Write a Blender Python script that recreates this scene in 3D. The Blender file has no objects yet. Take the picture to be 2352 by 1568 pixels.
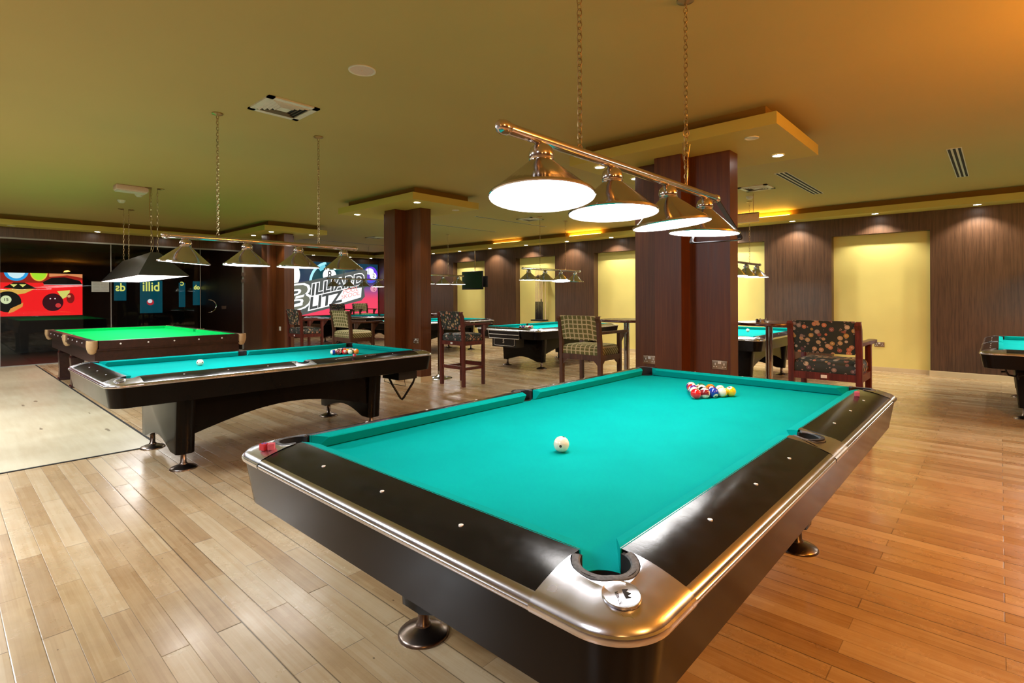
import bpy, math, random
from mathutils import Vector, Matrix
PI = math.pi
random.seed(7)
S = bpy.context.scene
COL = S.collection
CZ = 1.325          # eye height
ZC = 2.90           # ceiling

# ------------------------------------------------------------------ materials
class NB:
    def __init__(s, name):
        s.m = bpy.data.materials.new(name); s.m.use_nodes = True
        s.t = s.m.node_tree; s.n = s.t.nodes; s.l = s.t.links
        s.b = s.n['Principled BSDF']; s.out = s.n['Material Output']
    def new(s, typ, **kw):
        n = s.n.new(typ)
        for k, v in kw.items(): setattr(n, k, v)
        return n
    def put(s, sock, v):
        if isinstance(v, bpy.types.NodeSocket): s.l.new(v, sock)
        else: sock.default_value = v
    def M(s, op, a, b=0.0, c=None, clamp=False):
        n = s.new('ShaderNodeMath', operation=op, use_clamp=clamp)
        s.put(n.inputs[0], a); s.put(n.inputs[1], b)
        if c is not None: s.put(n.inputs[2], c)
        return n.outputs[0]
    def V(s, op, a, b=(0, 0, 0)):
        n = s.new('ShaderNodeVectorMath', operation=op)
        s.put(n.inputs[0], a); s.put(n.inputs[1], b)
        return n.outputs['Value'] if op in ('LENGTH', 'DOT_PRODUCT', 'DISTANCE') else n.outputs[0]
    def obj(s): return s.new('ShaderNodeTexCoord').outputs['Object']
    def pos(s): return s.new('ShaderNodeNewGeometry').outputs['Position']
    def sep(s, v):
        n = s.new('ShaderNodeSeparateXYZ'); s.l.new(v, n.inputs[0]); return n.outputs
    def comb(s, x, y, z):
        n = s.new('ShaderNodeCombineXYZ')
        for i, v in enumerate((x, y, z)): s.put(n.inputs[i], v)
        return n.outputs[0]
    def noise(s, vec, scale=5, detail=3, rough=.5):
        n = s.new('ShaderNodeTexNoise'); s.put(n.inputs['Vector'], vec)
        n.inputs['Scale'].default_value = scale; n.inputs['Detail'].default_value = detail
        n.inputs['Roughness'].default_value = rough
        return n.outputs['Fac']
    def white(s, vec, dim='2D'):
        n = s.new('ShaderNodeTexWhiteNoise', noise_dimensions=dim); s.put(n.inputs['Vector'], vec)
        return n.outputs['Value']
    def mix(s, f, a, b, blend='MIX'):
        n = s.new('ShaderNodeMix', data_type='RGBA', blend_type=blend)
        s.put(n.inputs[0], f); s.put(n.inputs[6], a); s.put(n.inputs[7], b)
        return n.outputs[2]
    def ramp(s, f, stops):
        n = s.new('ShaderNodeValToRGB'); s.put(n.inputs[0], f)
        e = n.color_ramp.elements
        while len(e) < len(stops): e.new(.5)
        for i, (p, c) in enumerate(stops): e[i].position = p; e[i].color = c
        return n.outputs[0]
    def vec_scale(s, v, sc):
        n = s.new('ShaderNodeMapping'); s.l.new(v, n.inputs[0]); n.inputs['Scale'].default_value = sc
        return n.outputs[0]
    def bump(s, h, strength=.3, dist=.01):
        n = s.new('ShaderNodeBump'); n.inputs['Strength'].default_value = strength
        n.inputs['Distance'].default_value = dist; s.l.new(h, n.inputs['Height'])
        s.l.new(n.outputs[0], s.b.inputs['Normal'])
    def set(s, **kw):
        for k, v in kw.items():
            s.put(s.b.inputs[k.replace('_', ' ')], v)
        return s.m

def C(r, g, b): return (r, g, b, 1)
def mat(name, col, rough=.5, metal=0, vary=.06, vs=30, spec=None, coat=0, bump=0):
    b = NB(name)
    f = b.noise(b.obj(), vs, 2)
    c1 = tuple(x * (1 - vary) for x in col[:3]) + (1,); c2 = tuple(min(1, x * (1 + vary)) for x in col[:3]) + (1,)
    b.set(Base_Color=b.ramp(f, [(.3, c1), (.7, c2)]), Metallic=metal)
    b.set(Roughness=b.M('ADD', rough - .04, b.M('MULTIPLY', f, .08)))
    if spec is not None: b.set(Specular_IOR_Level=spec)
    if coat: b.set(Coat_Weight=coat, Coat_Roughness=.1)
    if bump: b.bump(f, bump, .002)
    return b.m
def emit(name, col, st):
    b = NB(name); b.set(Base_Color=C(.02, .02, .02), Emission_Color=col, Emission_Strength=st, Roughness=.6); return b.m

def wood(name, c1, c2, rough=.4, axis=2, sc=1.0, panels=0, coat=0):
    b = NB(name); p = b.pos() if panels else b.obj()
    st = [40 * sc, 40 * sc, 40 * sc]; st[axis] = 1.2 * sc
    v = b.vec_scale(p, st)
    f = b.noise(v, 1.0, 5, .6); g = b.noise(b.vec_scale(p, tuple(x * 4 for x in st)), 1, 2)
    f2 = b.M('ADD', b.M('MULTIPLY', f, .7), b.M('MULTIPLY', g, .3))
    c = b.ramp(f2, [(.36, c1), (.62, c2)])
    b.set(Base_Color=c, Roughness=b.M('ADD', rough, b.M('MULTIPLY', f, .15)))
    b.bump(f2, .12, .002)
    if coat: b.set(Coat_Weight=coat, Coat_Roughness=.08)
    return b.m

M = {}
def lam_mat():
    b = NB('black_laminate'); p = b.obj()
    f = b.noise(p, 14, 6, .7); g = b.noise(b.vec_scale(p, (3, 60, 1)), 1, 3)
    b.set(Base_Color=b.ramp(f, [(.3, C(.0035, .0035, .0045)), (.75, C(.009, .009, .010))]), Roughness=b.M('ADD', .07, b.M('MULTIPLY', f, .22)), Specular_IOR_Level=.3)
    b.bump(f, .25, .0012); return b.m
M['wall_wood'] = wood('wall_walnut', C(.050, .023, .011), C(.100, .047, .022), .34, 2, 1.1, 1)
M['col_wood'] = wood('column_mahogany', C(.072, .018, .0025), C(.118, .034, .006), .30, 2, .6, 1)
M['chair_wood'] = wood('chair_mahogany', C(.05, .008, .005), C(.13, .02, .012), .25, 2, .8)
M['chair_brown'] = wood('chair_walnut', C(.045, .017, .008), C(.10, .042, .02), .35, 2, .8)
M['bar_top'] = wood('bar_top', C(.04, .010, .007), C(.10, .025, .015), .2, 0, 1)
M['snk_wood'] = wood('snooker_mahogany', C(.012, .003, .0025), C(.035, .008, .005), .3, 0, .6, 0, .3)
M['ceiling'] = mat('ceiling_paint', C(.45, .345, .115), .75, 0, .03, .8)
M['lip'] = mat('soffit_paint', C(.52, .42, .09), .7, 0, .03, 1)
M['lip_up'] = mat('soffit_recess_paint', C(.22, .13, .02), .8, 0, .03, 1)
M['niche'] = mat('niche_yellow', C(.74, .64, .21), .7, 0, .05, 1.5)
M['skirting'] = mat('skirting_cream', C(.62, .50, .30), .45, 0, .05, 3)
M['laminate'] = lam_mat()
M['apron'] = mat('dark_apron', C(.005, .0035, .003), .17, 0, .15, 5, .13)
M['black'] = mat('black_satin', C(.008, .008, .009), .35, 0, .1)
M['rubber'] = mat('grey_rubber', C(.10, .11, .12), .65, 0, .3, 160)
M['hole'] = mat('pocket_dark', C(.004, .004, .004), .8)
M['chrome'] = mat('chrome', C(.58, .60, .64), .12, 1, .06, 12)
M['casting'] = mat('cast_metal', C(.62, .62, .66), .26, 1, .10, 22)
M['trim'] = mat('trim_metal', C(.54, .53, .55), .22, 1, .03, 9)
M['foot'] = mat('foot_metal', C(.22, .17, .14), .28, 1, .15, 9)
M['shade'] = mat('shade_metal', C(.52, .49, .48), .14, 1, .05, 6)
M['bar'] = mat('lamp_bar_metal', C(.60, .54, .52), .16, 1, .06, 6)
M['chain'] = mat('chain_brass', C(.45, .34, .18), .3, 1, .1)
M['sight'] = mat('pearl', C(.8, .8, .78), .3)
M['leather'] = mat('cream_leather', C(.46, .30, .15), .5, 0, .1, 20)
M['white'] = mat('white_plastic', C(.75, .74, .70), .4)
M['vent'] = mat('vent_white', C(.62, .60, .50), .5)
M['spk'] = mat('speaker_white', C(.62, .48, .38), .6, 0, .05, 90)
M['dark'] = mat('duct_dark', C(.01, .01, .01), .8)
M['brass'] = mat('socket_brass', C(.35, .26, .18), .3, 1)
M['steel'] = mat('steel', C(.6, .6, .6), .2, 1)
M['canopy'] = mat('canopy_black', C(.014, .014, .015), .32, 0, .1, 4)
M['red'] = mat('chalk_red', C(.55, .03, .04), .8, 0, .1, 90)
M['pink'] = mat('chalk_pink', C(.55, .10, .14), .8, 0, .1, 90)
M['blue'] = mat('chalk_blue', C(.03, .07, .35), .9, 0, .15, 90)
M['glow'] = emit('lamp_diffuser', C(1, .97, .94), 15)
M['glow_far'] = emit('lamp_diffuser_far', C(1, .97, .93), 17)
M['glow_snk'] = emit('canopy_diffuser', C(1, .97, .94), 7)
M['glow_off'] = mat('dim_diffuser', C(.8, .8, .76), .5)
M['dl'] = emit('downlight_lens', C(1, .96, .90), 30)
M['dl_ring'] = mat('downlight_ring', C(.7, .66, .5), .4)
M['cove'] = emit('cove_tube', C(1, .48, .04), 170)
M['cue_dark'] = mat('cue_butt', C(.012, .01, .012), .25)
M['cue_pale'] = mat('cue_shaft', C(.72, .55, .32), .35)
M['tv'] = mat('tv_screen', C(.02, .05, .025), .12)  # greenish reflection put into the screen's base colour
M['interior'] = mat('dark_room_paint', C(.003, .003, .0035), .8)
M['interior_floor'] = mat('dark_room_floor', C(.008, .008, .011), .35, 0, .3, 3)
M['grey_slab'] = mat('grey_trim', C(.30, .29, .26), .4)

def cloth(name, c):
    b = NB(name); p = b.obj()
    f = b.noise(p, 900, 2); g = b.noise(p, 3, 4)
    k = b.M('ADD', b.M('MULTIPLY', f, .5), b.M('MULTIPLY', g, .5))
    b.set(Base_Color=b.ramp(k, [(.3, tuple(x * .88 for x in c) + (1,)), (.7, tuple(min(1, x * 1.1) for x in c) + (1,))]),
          Roughness=.9, Specular_IOR_Level=.04)
    b.bump(f, .1, .0008)
    return b.m
M['teal'] = cloth('teal_cloth', (.0, .345, .325))
M['green'] = cloth('green_cloth', (.0, .42, .085))

# planks
def floor_mat():
    b = NB('bamboo_planks'); P = b.sep(b.pos()); x, y = P[0], P[1]
    W, L = .0945, .918
    r = b.M('DIVIDE', b.M('SUBTRACT', y, 2.078 - W * 60), W)
    row = b.M('FLOOR', r); fr = b.M('FRACT', r)
    par = b.M('FLOORED_MODULO', row, 2)
    xx = b.M('DIVIDE', b.M('ADD', b.M('SUBTRACT', x, b.M('MULTIPLY', par, .459)), .447 + L * 30), L)
    col = b.M('FLOOR', xx); fc = b.M('FRACT', xx)
    idv = b.comb(row, col, 0)
    v = b.white(idv)
    v2 = b.white(b.comb(b.M('ADD', row, 31.7), col, 0))
    rowr = b.white(b.comb(row, 3.3, 0))
    dy = b.M('MULTIPLY', b.M('MINIMUM', fr, b.M('SUBTRACT', 1, fr)), W)
    dx = b.M('MULTIPLY', b.M('MINIMUM', fc, b.M('SUBTRACT', 1, fc)), L)
    wseam = b.M('ADD', .0016, b.M('MULTIPLY', b.M('POWER', rowr, 3), .0036))
    s1 = b.M('SUBTRACT', 1, b.M('SMOOTH_MIN', b.M('DIVIDE', dy, wseam), 1, 0), clamp=True)
    s2 = b.M('MULTIPLY', b.M('SUBTRACT', 1, b.M('DIVIDE', dx, b.M('ADD', .0016, b.M('MULTIPLY', v2, .0030))), clamp=True), b.M('ADD', .4, b.M('MULTIPLY', v2, .6)))
    seam = b.M('MAXIMUM', b.M('MULTIPLY', s1, b.M('ADD', .45, b.M('MULTIPLY', rowr, .55))), s2, clamp=True)
    # bamboo strips inside each plank
    st = b.M('FLOOR', b.M('MULTIPLY', fr, 5))
    sx = b.M('FLOOR', b.M('MULTIPLY', b.M('ADD', x, b.M('MULTIPLY', b.white(b.comb(row, st, 0)), 1.3)), 2.2))
    sv = b.white(b.comb(b.M('ADD', b.M('MULTIPLY', row, 5), st), sx, 0))
    g = b.noise(b.comb(b.M('MULTIPLY', x, 2.5), b.M('MULTIPLY', y, 90), 0), 1, 4, .6)
    big = b.noise(b.pos(), .9, 4, .6)
    mid = b.noise(b.pos(), 7, 5, .65)
    t = b.M('ADD', b.M('ADD', b.M('MULTIPLY', v, .34), b.M('MULTIPLY', sv, .13)), b.M('ADD', b.M('MULTIPLY', g, .28), b.M('MULTIPLY', mid, .3)))
    c = b.ramp(t, [(.28, C(.33, .195, .085)), (.5, C(.47, .32, .165)), (.72, C(.58, .45, .28))])
    c = b.mix(b.M('MULTIPLY', b.M('SUBTRACT', big, .42, clamp=True), 1.6, clamp=True), c, C(.40, .31, .19))
    dirt = b.M('MULTIPLY', b.M('SUBTRACT', b.noise(b.pos(), 19, 6, .75), .60, clamp=True), 3.0, clamp=True)
    c = b.mix(b.M('MULTIPLY', dirt, .45), c, C(.20, .13, .07))
    # small knocks
    vn = b.new('ShaderNodeTexVoronoi'); b.l.new(b.vec_scale(b.pos(), (5.5, 8, 1)), vn.inputs['Vector']); vn.inputs['Scale'].default_value = 1
    spot = b.M('LESS_THAN', vn.outputs['Distance'], .028)
    c = b.mix(b.M('MULTIPLY', spot, .75), c, C(.05, .03, .02))
    c = b.mix(b.M('MULTIPLY', seam, .92), c, C(.035, .02, .012))
    ro = b.M('ADD', .11, b.M('ADD', b.M('MULTIPLY', b.noise(b.pos(), 5, 6, .7), .22), b.M('MULTIPLY', v2, .10)))
    b.set(Base_Color=c, Roughness=ro, Specular_IOR_Level=.55)
    h = b.M('ADD', b.M('MULTIPLY', seam, -1), b.M('ADD', b.M('MULTIPLY', mid, .5), b.M('MULTIPLY', v, .35)))
    b.bump(h, .22, .0022)
    return b.m
M['floor'] = floor_mat()
def patch_mat():
    b = NB('worn_patch'); p = b.pos(); P = b.sep(p)
    g = b.noise(b.comb(b.M('MULTIPLY', P[0], 2), b.M('MULTIPLY', P[1], 18), 0), 1, 5, .6); big = b.noise(p, 1.1, 5, .65)
    t = b.M('ADD', b.M('MULTIPLY', g, .5), b.M('MULTIPLY', big, .5))
    c = b.ramp(t, [(.3, C(.46, .38, .24)), (.7, C(.62, .56, .40))])
    vn = b.new('ShaderNodeTexVoronoi'); b.l.new(b.vec_scale(p, (1.1, 5, 1)), vn.inputs['Vector']); vn.inputs['Scale'].default_value = 1
    d = b.M('ADD', vn.outputs['Distance'], b.M('MULTIPLY', b.noise(p, 14, 3), .14))
    c = b.mix(b.M('MULTIPLY', b.M('LESS_THAN', d, .16), .7), c, C(.12, .09, .05))
    b.set(Base_Color=c, Roughness=b.M('ADD', .2, b.M('MULTIPLY', big, .25)), Specular_IOR_Level=.5)
    b.bump(g, .1, .002)
    return b.m
M['patch'] = patch_mat()

def plaid_mat():
    b = NB('plaid_fabric'); P = b.sep(b.obj())
    def line(c, per, off=0):
        f = b.M('FRACT', b.M('ADD', b.M('DIVIDE', c, per), off)); return b.M('LESS_THAN', f, .24)
    l = b.M('MAXIMUM', line(P[0], .062, .1), line(b.M('ADD', P[2], b.M('MULTIPLY', P[1], 1.0)), .042, .3))
    n = b.noise(b.obj(), 120, 3)
    c = b.mix(l, b.mix(n, C(.10, .10, .03), C(.19, .18, .06)), b.mix(n, C(.45, .38, .20), C(.60, .52, .30)))
    b.set(Base_Color=c, Roughness=.8, Specular_IOR_Level=.3); b.bump(n, .2, .001)
    return b.m
M['plaid'] = plaid_mat()
def balls_fabric():
    b = NB('ball_print_fabric'); v = b.obj()
    vn = b.new('ShaderNodeTexVoronoi'); b.l.new(v, vn.inputs['Vector']); vn.inputs['Scale'].default_value = 21
    vn.inputs['Randomness'].default_value = .8
    d = vn.outputs['Distance']; cl = b.sep(vn.outputs['Color'])
    disc = b.M('LESS_THAN', d, .40); ring = b.M('MULTIPLY', b.M('GREATER_THAN', d, .12), b.M('LESS_THAN', d, .18))
    show = b.M('MULTIPLY', disc, b.M('GREATER_THAN', b.M('ADD', cl[0], b.M('MULTIPLY', b.M('SUBTRACT', b.noise(v, 4, 2), .5), 1.6)), .12))
    bc = b.ramp(cl[1], [(0, C(.40, .28, .15)), (.35, C(.45, .15, .07)), (.55, C(.08, .02, .04)), (.8, C(.42, .36, .28)), (1, C(.35, .22, .05))])
    bg = b.mix(b.noise(v, 6, 2), C(.008, .018, .014), C(.03, .035, .028))
    vm = b.new('ShaderNodeTexVoronoi'); b.l.new(b.V('ADD', v, (3.1, 1.7, .4)), vm.inputs['Vector']); vm.inputs['Scale'].default_value = 34
    dm = vm.outputs['Distance']; rg = b.M('MULTIPLY', b.M('GREATER_THAN', dm, .16), b.M('LESS_THAN', dm, .28))
    bg = b.mix(b.M('MULTIPLY', rg, b.M('GREATER_THAN', b.sep(vm.outputs['Color'])[0], .5)), bg, C(.30, .22, .20))
    c = b.mix(show, bg, bc)
    c = b.mix(b.M('MULTIPLY', b.M('MULTIPLY', ring, show), .7), c, C(.55, .45, .38))
    b.set(Base_Color=c, Roughness=.6, Specular_IOR_Level=.4)
    return b.m
M['print'] = balls_fabric()
def glass_mat():
    b = NB('tinted_glass'); b.n.remove(b.b)
    t = b.new('ShaderNodeBsdfTransparent'); t.inputs[0].default_value = C(.80, .83, .83)
    g = b.new('ShaderNodeBsdfGlossy'); g.inputs['Roughness'].default_value = .015; g.inputs[0].default_value = C(.9, .95, .95)
    lw = b.new('ShaderNodeFresnel'); lw.inputs[0].default_value = 1.5
    m = b.new('ShaderNodeMixShader'); b.l.new(b.M('MULTIPLY', lw.outputs[0], .55, clamp=True), m.inputs[0]); b.l.new(t.outputs[0], m.inputs[1]); b.l.new(g.outputs[0], m.inputs[2])
    b.l.new(m.outputs[0], b.out.inputs[0]); return b.m
M['glass'] = glass_mat()
def ball_mat(name, col, stripe):
    b = NB(name); v = b.V('NORMALIZE', b.obj()); P = b.sep(v)
    num = b.M('GREATER_THAN', b.M('ABSOLUTE', P[0]), .87)
    dig = b.M('MULTIPLY', b.M('GREATER_THAN', b.M('ABSOLUTE', P[0]), .975), b.M('LESS_THAN', b.M('ABSOLUTE', P[1]), .12))
    w = C(.80, .74, .60)
    c = b.mix(b.M('GREATER_THAN', b.M('ABSOLUTE', P[2]), .52), col, w) if stripe else col
    c = b.mix(num, c, w); c = b.mix(dig, c, C(.02, .02, .02))
    b.set(Base_Color=c, Roughness=.06, Coat_Weight=.5); return b.m
def cue_ball_mat():
    b = NB('cue_ball_ivory'); v = b.V('NORMALIZE', b.obj()); P = b.sep(b.V('ABSOLUTE', v))
    mx = b.M('MAXIMUM', P[0], b.M('MAXIMUM', P[1], P[2]))
    c = b.mix(b.M('GREATER_THAN', mx, .985), C(.82, .76, .62), C(.06, .02, .02))
    b.set(Base_Color=c, Roughness=.08, Coat_Weight=.4); return b.m

# ------------------------------------------------------------------ mesh builder
class MB:
    def __init__(s): s.v = []; s.f = []; s.mi = []; s.sm = []
    def add(s, vs, fs, mi=0, smooth=False, mtx=None):
        o = len(s.v)
        s.v += [tuple(mtx @ Vector(v)) if mtx else tuple(v) for v in vs]
        for f in fs: s.f.append([o + i for i in f]); s.mi.append(mi); s.sm.append(smooth)
        return s
    def box(s, x0, x1, y0, y1, z0, z1, mi=0, mtx=None):
        vs = [(x, y, z) for z in (z0, z1) for y in (y0, y1) for x in (x0, x1)]
        return s.add(vs, [(0, 2, 3, 1), (4, 5, 7, 6), (0, 1, 5, 4), (2, 6, 7, 3), (0, 4, 6, 2), (1, 3, 7, 5)], mi, False, mtx)
    def rbox(s, x0, x1, y0, y1, z0, z1, r, mi=0, mtx=None, n=3):
        # box rounded on all edges (superellipsoid-ish by corner arcs in plan, bevelled top and bottom)
        def loop(ins, z):
            o = []
            for cx, cy, a0 in ((x1 - r, y1 - r, 0), (x0 + r, y1 - r, 90), (x0 + r, y0 + r, 180), (x1 - r, y0 + r, 270)):
                for k in range(n + 1):
                    a = math.radians(a0 + 90 * k / n); rr = max(r - ins, 1e-4)
                    o.append((cx + rr * math.cos(a), cy + rr * math.sin(a), z))
            return o
        rz = min(r, (z1 - z0) / 2.01)
        L = []
        for k in range(n + 1):
            a = PI / 2 * k / n; L.append(loop(rz * (1 - math.sin(a)) if rz <= r else 0, z0 + rz * (1 - math.cos(a))))
        for k in range(n + 1):
            a = PI / 2 * k / n; L.append(loop(rz * (1 - math.cos(a)), z1 - rz * (1 - math.sin(a))))
        return s.loops(L, mi, True, True, True, mtx)
    def loops(s, L, mi=0, close=True, capa=True, capb=True, mtx=None, smooth=True):
        n = len(L[0]); vs = [p for l in L for p in l]; fs = []
        for i in range(len(L) - 1):
            for j in range(n if close else n - 1):
                k = (j + 1) % n; fs.append((i * n + j, i * n + k, (i + 1) * n + k, (i + 1) * n + j))
        s.add(vs, fs, mi, smooth, mtx)
        if capa: s.add(L[0], [list(range(n))[::-1]], mi, False, mtx)
        if capb: s.add(L[-1], [list(range(n))], mi, False, mtx)
        return s
    def lathe(s, prof, n=24, mi=0, mtx=None, smooth=True, cap=True):
        L = [[(r * math.cos(2 * PI * k / n), r * math.sin(2 * PI * k / n), z) for k in range(n)] for r, z in prof]
        return s.loops(L, mi, True, cap and prof[0][0] > 1e-6, cap and prof[-1][0] > 1e-6, mtx, smooth)
    def tube(s, pts, r, n=8, mi=0, closed=False, cap=True, mtx=None):
        pts = [Vector(p) for p in pts]; L = []; N = len(pts); up = None
        for i in range(N):
            a = pts[(i - 1) % N] if (closed or i > 0) else pts[i]; b = pts[(i + 1) % N] if (closed or i < N - 1) else pts[i]
            t = (b - a).normalized()
            if up is None:
                up = Vector((0, 0, 1)) if abs(t.z) < .9 else Vector((1, 0, 0))
            u = t.cross(up); u = u.normalized() if u.length > 1e-6 else Vector((1, 0, 0)); w = u.cross(t).normalized(); up = w
            rr = r[i] if isinstance(r, (list, tuple)) else r
            L.append([tuple(pts[i] + u * rr * math.cos(2 * PI * k / n) + w * rr * math.sin(2 * PI * k / n)) for k in range(n)])
        if closed: L.append(L[0])
        return s.loops(L, mi, True, cap and not closed, cap and not closed, mtx)
    def prism(s, poly, z0, z1, mi=0, mtx=None, smooth=False):
        n = len(poly); vs = [(x, y, z0) for x, y in poly] + [(x, y, z1) for x, y in poly]
        fs = [(i, (i + 1) % n, n + (i + 1) % n, n + i) for i in range(n)]
        s.add(vs, fs, mi, smooth, mtx)
        s.add(vs, [list(range(n))[::-1], [n + i for i in range(n)]], mi, False, mtx); return s
    def quad(s, a, b, c, d, mi=0): return s.add([a, b, c, d], [(0, 1, 2, 3)], mi)
    def sphere(s, c, r, n=16, mi=0):
        prof = [(max(r * math.sin(PI * k / n), 1e-5), -r * math.cos(PI * k / n)) for k in range(n + 1)]
        return s.lathe(prof, n * 2, mi, Matrix.Translation(c), True, False)
    def mesh(s, name, mats):
        me = bpy.data.meshes.new(name); me.from_pydata(s.v, [], s.f)
        for m in mats: me.materials.append(m)
        me.polygons.foreach_set('material_index', s.mi); me.polygons.foreach_set('use_smooth', s.sm)
        me.update()
        import bmesh
        bm = bmesh.new(); bm.from_mesh(me); bmesh.ops.remove_doubles(bm, verts=bm.verts, dist=1e-5)
        bmesh.ops.recalc_face_normals(bm, faces=bm.faces); bm.to_mesh(me); bm.free()
        return me
    def obj(s, name, mats, parent=None, loc=None, sharp=35):
        if not isinstance(mats, (list, tuple)): mats = [mats]
        me = s.mesh(name, mats)
        if any(s.sm): me.set_sharp_from_angle(angle=math.radians(sharp))
        o = bpy.data.objects.new(name, me); COL.objects.link(o)
        if parent: o.parent = parent
        if loc: o.location = loc
        return o

def tag(o, label, cat, group=None, kind=None):
    o['label'] = label; o['category'] = cat
    if group: o['group'] = group
    if kind: o['kind'] = kind
    return o
def thing(name, label, cat, loc=(0, 0, 0), rz=0, group=None, scale=None):
    o = bpy.data.objects.new(name, None); COL.objects.link(o); o.location = loc; o.rotation_euler = (0, 0, rz)
    o.empty_display_size = .1
    if scale: o.scale = scale
    return tag(o, label, cat, group)
def struct(name, mb, mats, label=None):
    o = mb.obj(name, mats); o['kind'] = 'structure'
    if label: o['label'] = label
    return o
def dup(root, label, loc=None, rz=None, group=None, scale=None, swap=None):
    def cp(o, parent):
        c = o.copy(); COL.objects.link(c)
        if parent: c.parent = parent
        for ch in [x for x in ALLCH.get(o.name, [])]: 
            ALLCH.setdefault(c.name, []).append(cp(ch, c))
        return c
    r = cp(root, None); r['label'] = label
    if loc is not None: r.location = loc
    if rz is not None: r.rotation_euler = (0, 0, rz)
    if scale is not None: r.scale = scale
    if group: r['group'] = group
    return r
ALLCH = {}
def register():
    ALLCH.clear()
    for o in bpy.data.objects:
        if o.parent: ALLCH.setdefault(o.parent.name, []).append(o)

def text_mb(mb, s, size, mtx, mi=0, bold=0, extrude=0, align='CENTER', res=3, shear=0, sx=1):
    cu = bpy.data.curves.new('t', 'FONT'); cu.body = s; cu.size = size; cu.offset = bold; cu.extrude = extrude
    cu.align_x = align; cu.align_y = 'CENTER'; cu.resolution_u = res; cu.shear = shear
    o = bpy.data.objects.new('t', cu); COL.objects.link(o)
    dg = bpy.context.evaluated_depsgraph_get(); me = bpy.data.meshes.new_from_object(o.evaluated_get(dg))
    sc = Matrix.Diagonal((sx, 1, 1, 1))
    mb.add([v.co[:] for v in me.vertices], [list(p.vertices) for p in me.polygons], mi, False, mtx @ sc)
    bpy.data.objects.remove(o); bpy.data.meshes.remove(me); bpy.data.curves.remove(cu)
    return mb
def disc_pts(cx, cy, r, n=28, ry=None): return [(cx + r * math.cos(2 * PI * k / n), cy + (ry or r) * math.sin(2 * PI * k / n)) for k in range(n)]

# ------------------------------------------------------------------ camera
th, f_px, cy_px = .7427, 1220.6, 680.37
cam = bpy.data.cameras.new('camera'); co = bpy.data.objects.new('camera', cam); COL.objects.link(co)
cam.sensor_width = 36; cam.lens = f_px / 2352 * 36; cam.shift_y = -(784 - cy_px) / 2352
cam.clip_start = .05; cam.clip_end = 60
co.matrix_world = Matrix.Translation((0, 0, CZ)) @ Matrix.Rotation(th, 4, 'Z') @ Matrix.Rotation(PI / 2, 4, 'X') @ Matrix.Rotation(-.0037, 4, 'Z')
S.camera = co

# ------------------------------------------------------------------ shell
YW = 11.03; XG = -14.06; XS = -16.8; XR = 4.6; YF = -3.6
mb = MB(); mb.box(-19, XR + .1, YF - .1, YW + .3, -.1, 0); struct('floor', mb, M['floor'])
mb = MB(); mb.box(XG, -5.56, YF, 1.36, 0, .003); struct('floor', mb, M['patch'])
mb = MB(); mb.box(-5.57, -5.55, YF, 1.37, 0, .006); mb.box(XG, -5.55, 1.355, 1.375, 0, .006); struct('trim_1', mb, M['dark'])
mb = MB(); mb.box(-19, XR + .1, YF - .1, YW + .3, ZC, ZC + .1); struct('ceiling', mb, M['ceiling'])
mb = MB(); mb.box(XR, XR + .1, YF, YW + .3, 0, ZC); struct('wall_right', mb, M['wall_wood'])
mb = MB(); mb.box(-19, XR, YF - .1, YF, 0, ZC); struct('wall_front', mb, M['wall_wood'])
# back wall: piers, lintel, recessed niches
NT = 2.39; niches = [(-12.62, -11.22), (-9.98, -8.59), (-7.37, -6.0), (-4.8, -3.40), (-2.25, -.84), (.36, 1.76), (3.0, 4.4)]
mb = MB(); x = XS
for a, b_ in niches + [(XR, XR)]:
    mb.box(x, a, YW, YW + .2, 0, NT); x = b_
mb.box(XS, XR, YW, YW + .2, NT, ZC); struct('wall_back', mb, M['wall_wood'])
mb = MB()
for a, b_ in niches: mb.box(a - .01, b_ + .01, YW + .17, YW + .22, 0, NT + .01)
struct('wall_back_niches', mb, M['niche'])
mb = MB(); x = XS
for a, b_ in niches + [(XR, XR)]:
    mb.box(x, a + (.0 if a == XR else .012), YW - .018, YW, 0, .082); mb.box(x, a, YW - .012, YW, .078, .09, 0); x = b_ - .012
for a, b_ in niches: mb.box(a, b_, YW + .155, YW + .17, 0, .07)
struct('baseboard_back', mb, M['skirting'])
# sign wall and return wall, glass wall header
mb = MB(); mb.box(XS - .1, XS, 5.35, YW + .2, 0, ZC); struct('wall_sign', mb, M['wall_wood'])
mb = MB(); mb.box(XG - .12, -12.2, 5.30, 5.42, 0, ZC); struct('wall_return', mb, M['wall_wood'])
mb = MB(); mb.box(-19, XG - .12, 5.34, 5.42, 0, ZC); struct('wall_return_rear', mb, M['wall_wood'])
mb = MB(); mb.box(XG - .1, XG, YF, 5.30, 2.50, ZC); struct('wall_left', mb, M['wall_wood'])
mb = MB(); mb.box(XG - .02, XG + .012, YF, 5.30, 2.47, 2.50); mb.box(XG - .02, XG + .01, 5.265, 5.30, 0, 2.47); mb.box(XG - .02, XG + .01, YF, 5.3, 0, .02); struct('trim_2', mb, M['grey_slab'])
mb = MB(); mb.box(XG + .001, XG + .02, 5.24, 5.30, 1.86, 1.95); mb.box(XG + .001, XG + .02, 5.24, 5.30, 1.70, 1.78); struct('trim_3', mb, M['steel'])
# glass panes
for k, (a, b_) in enumerate([(YF, -.88), (-.87, .855), (.865, 2.58), (2.588, 4.31), (4.318, 5.262)]):
    mb = MB(); mb.box(XG - .012, XG, a, b_, .02, 2.47); o = struct('window_%d' % (k + 1) if k < 4 else 'door_1', mb, M['glass'])
GD = o
mb = MB()
for y in (-.875, .86, 2.584, 4.314): mb.box(XG - .013, XG + .002, y - .006, y + .006, .02, 2.47)
struct('trim_4', mb, M['grey_slab'])
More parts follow.
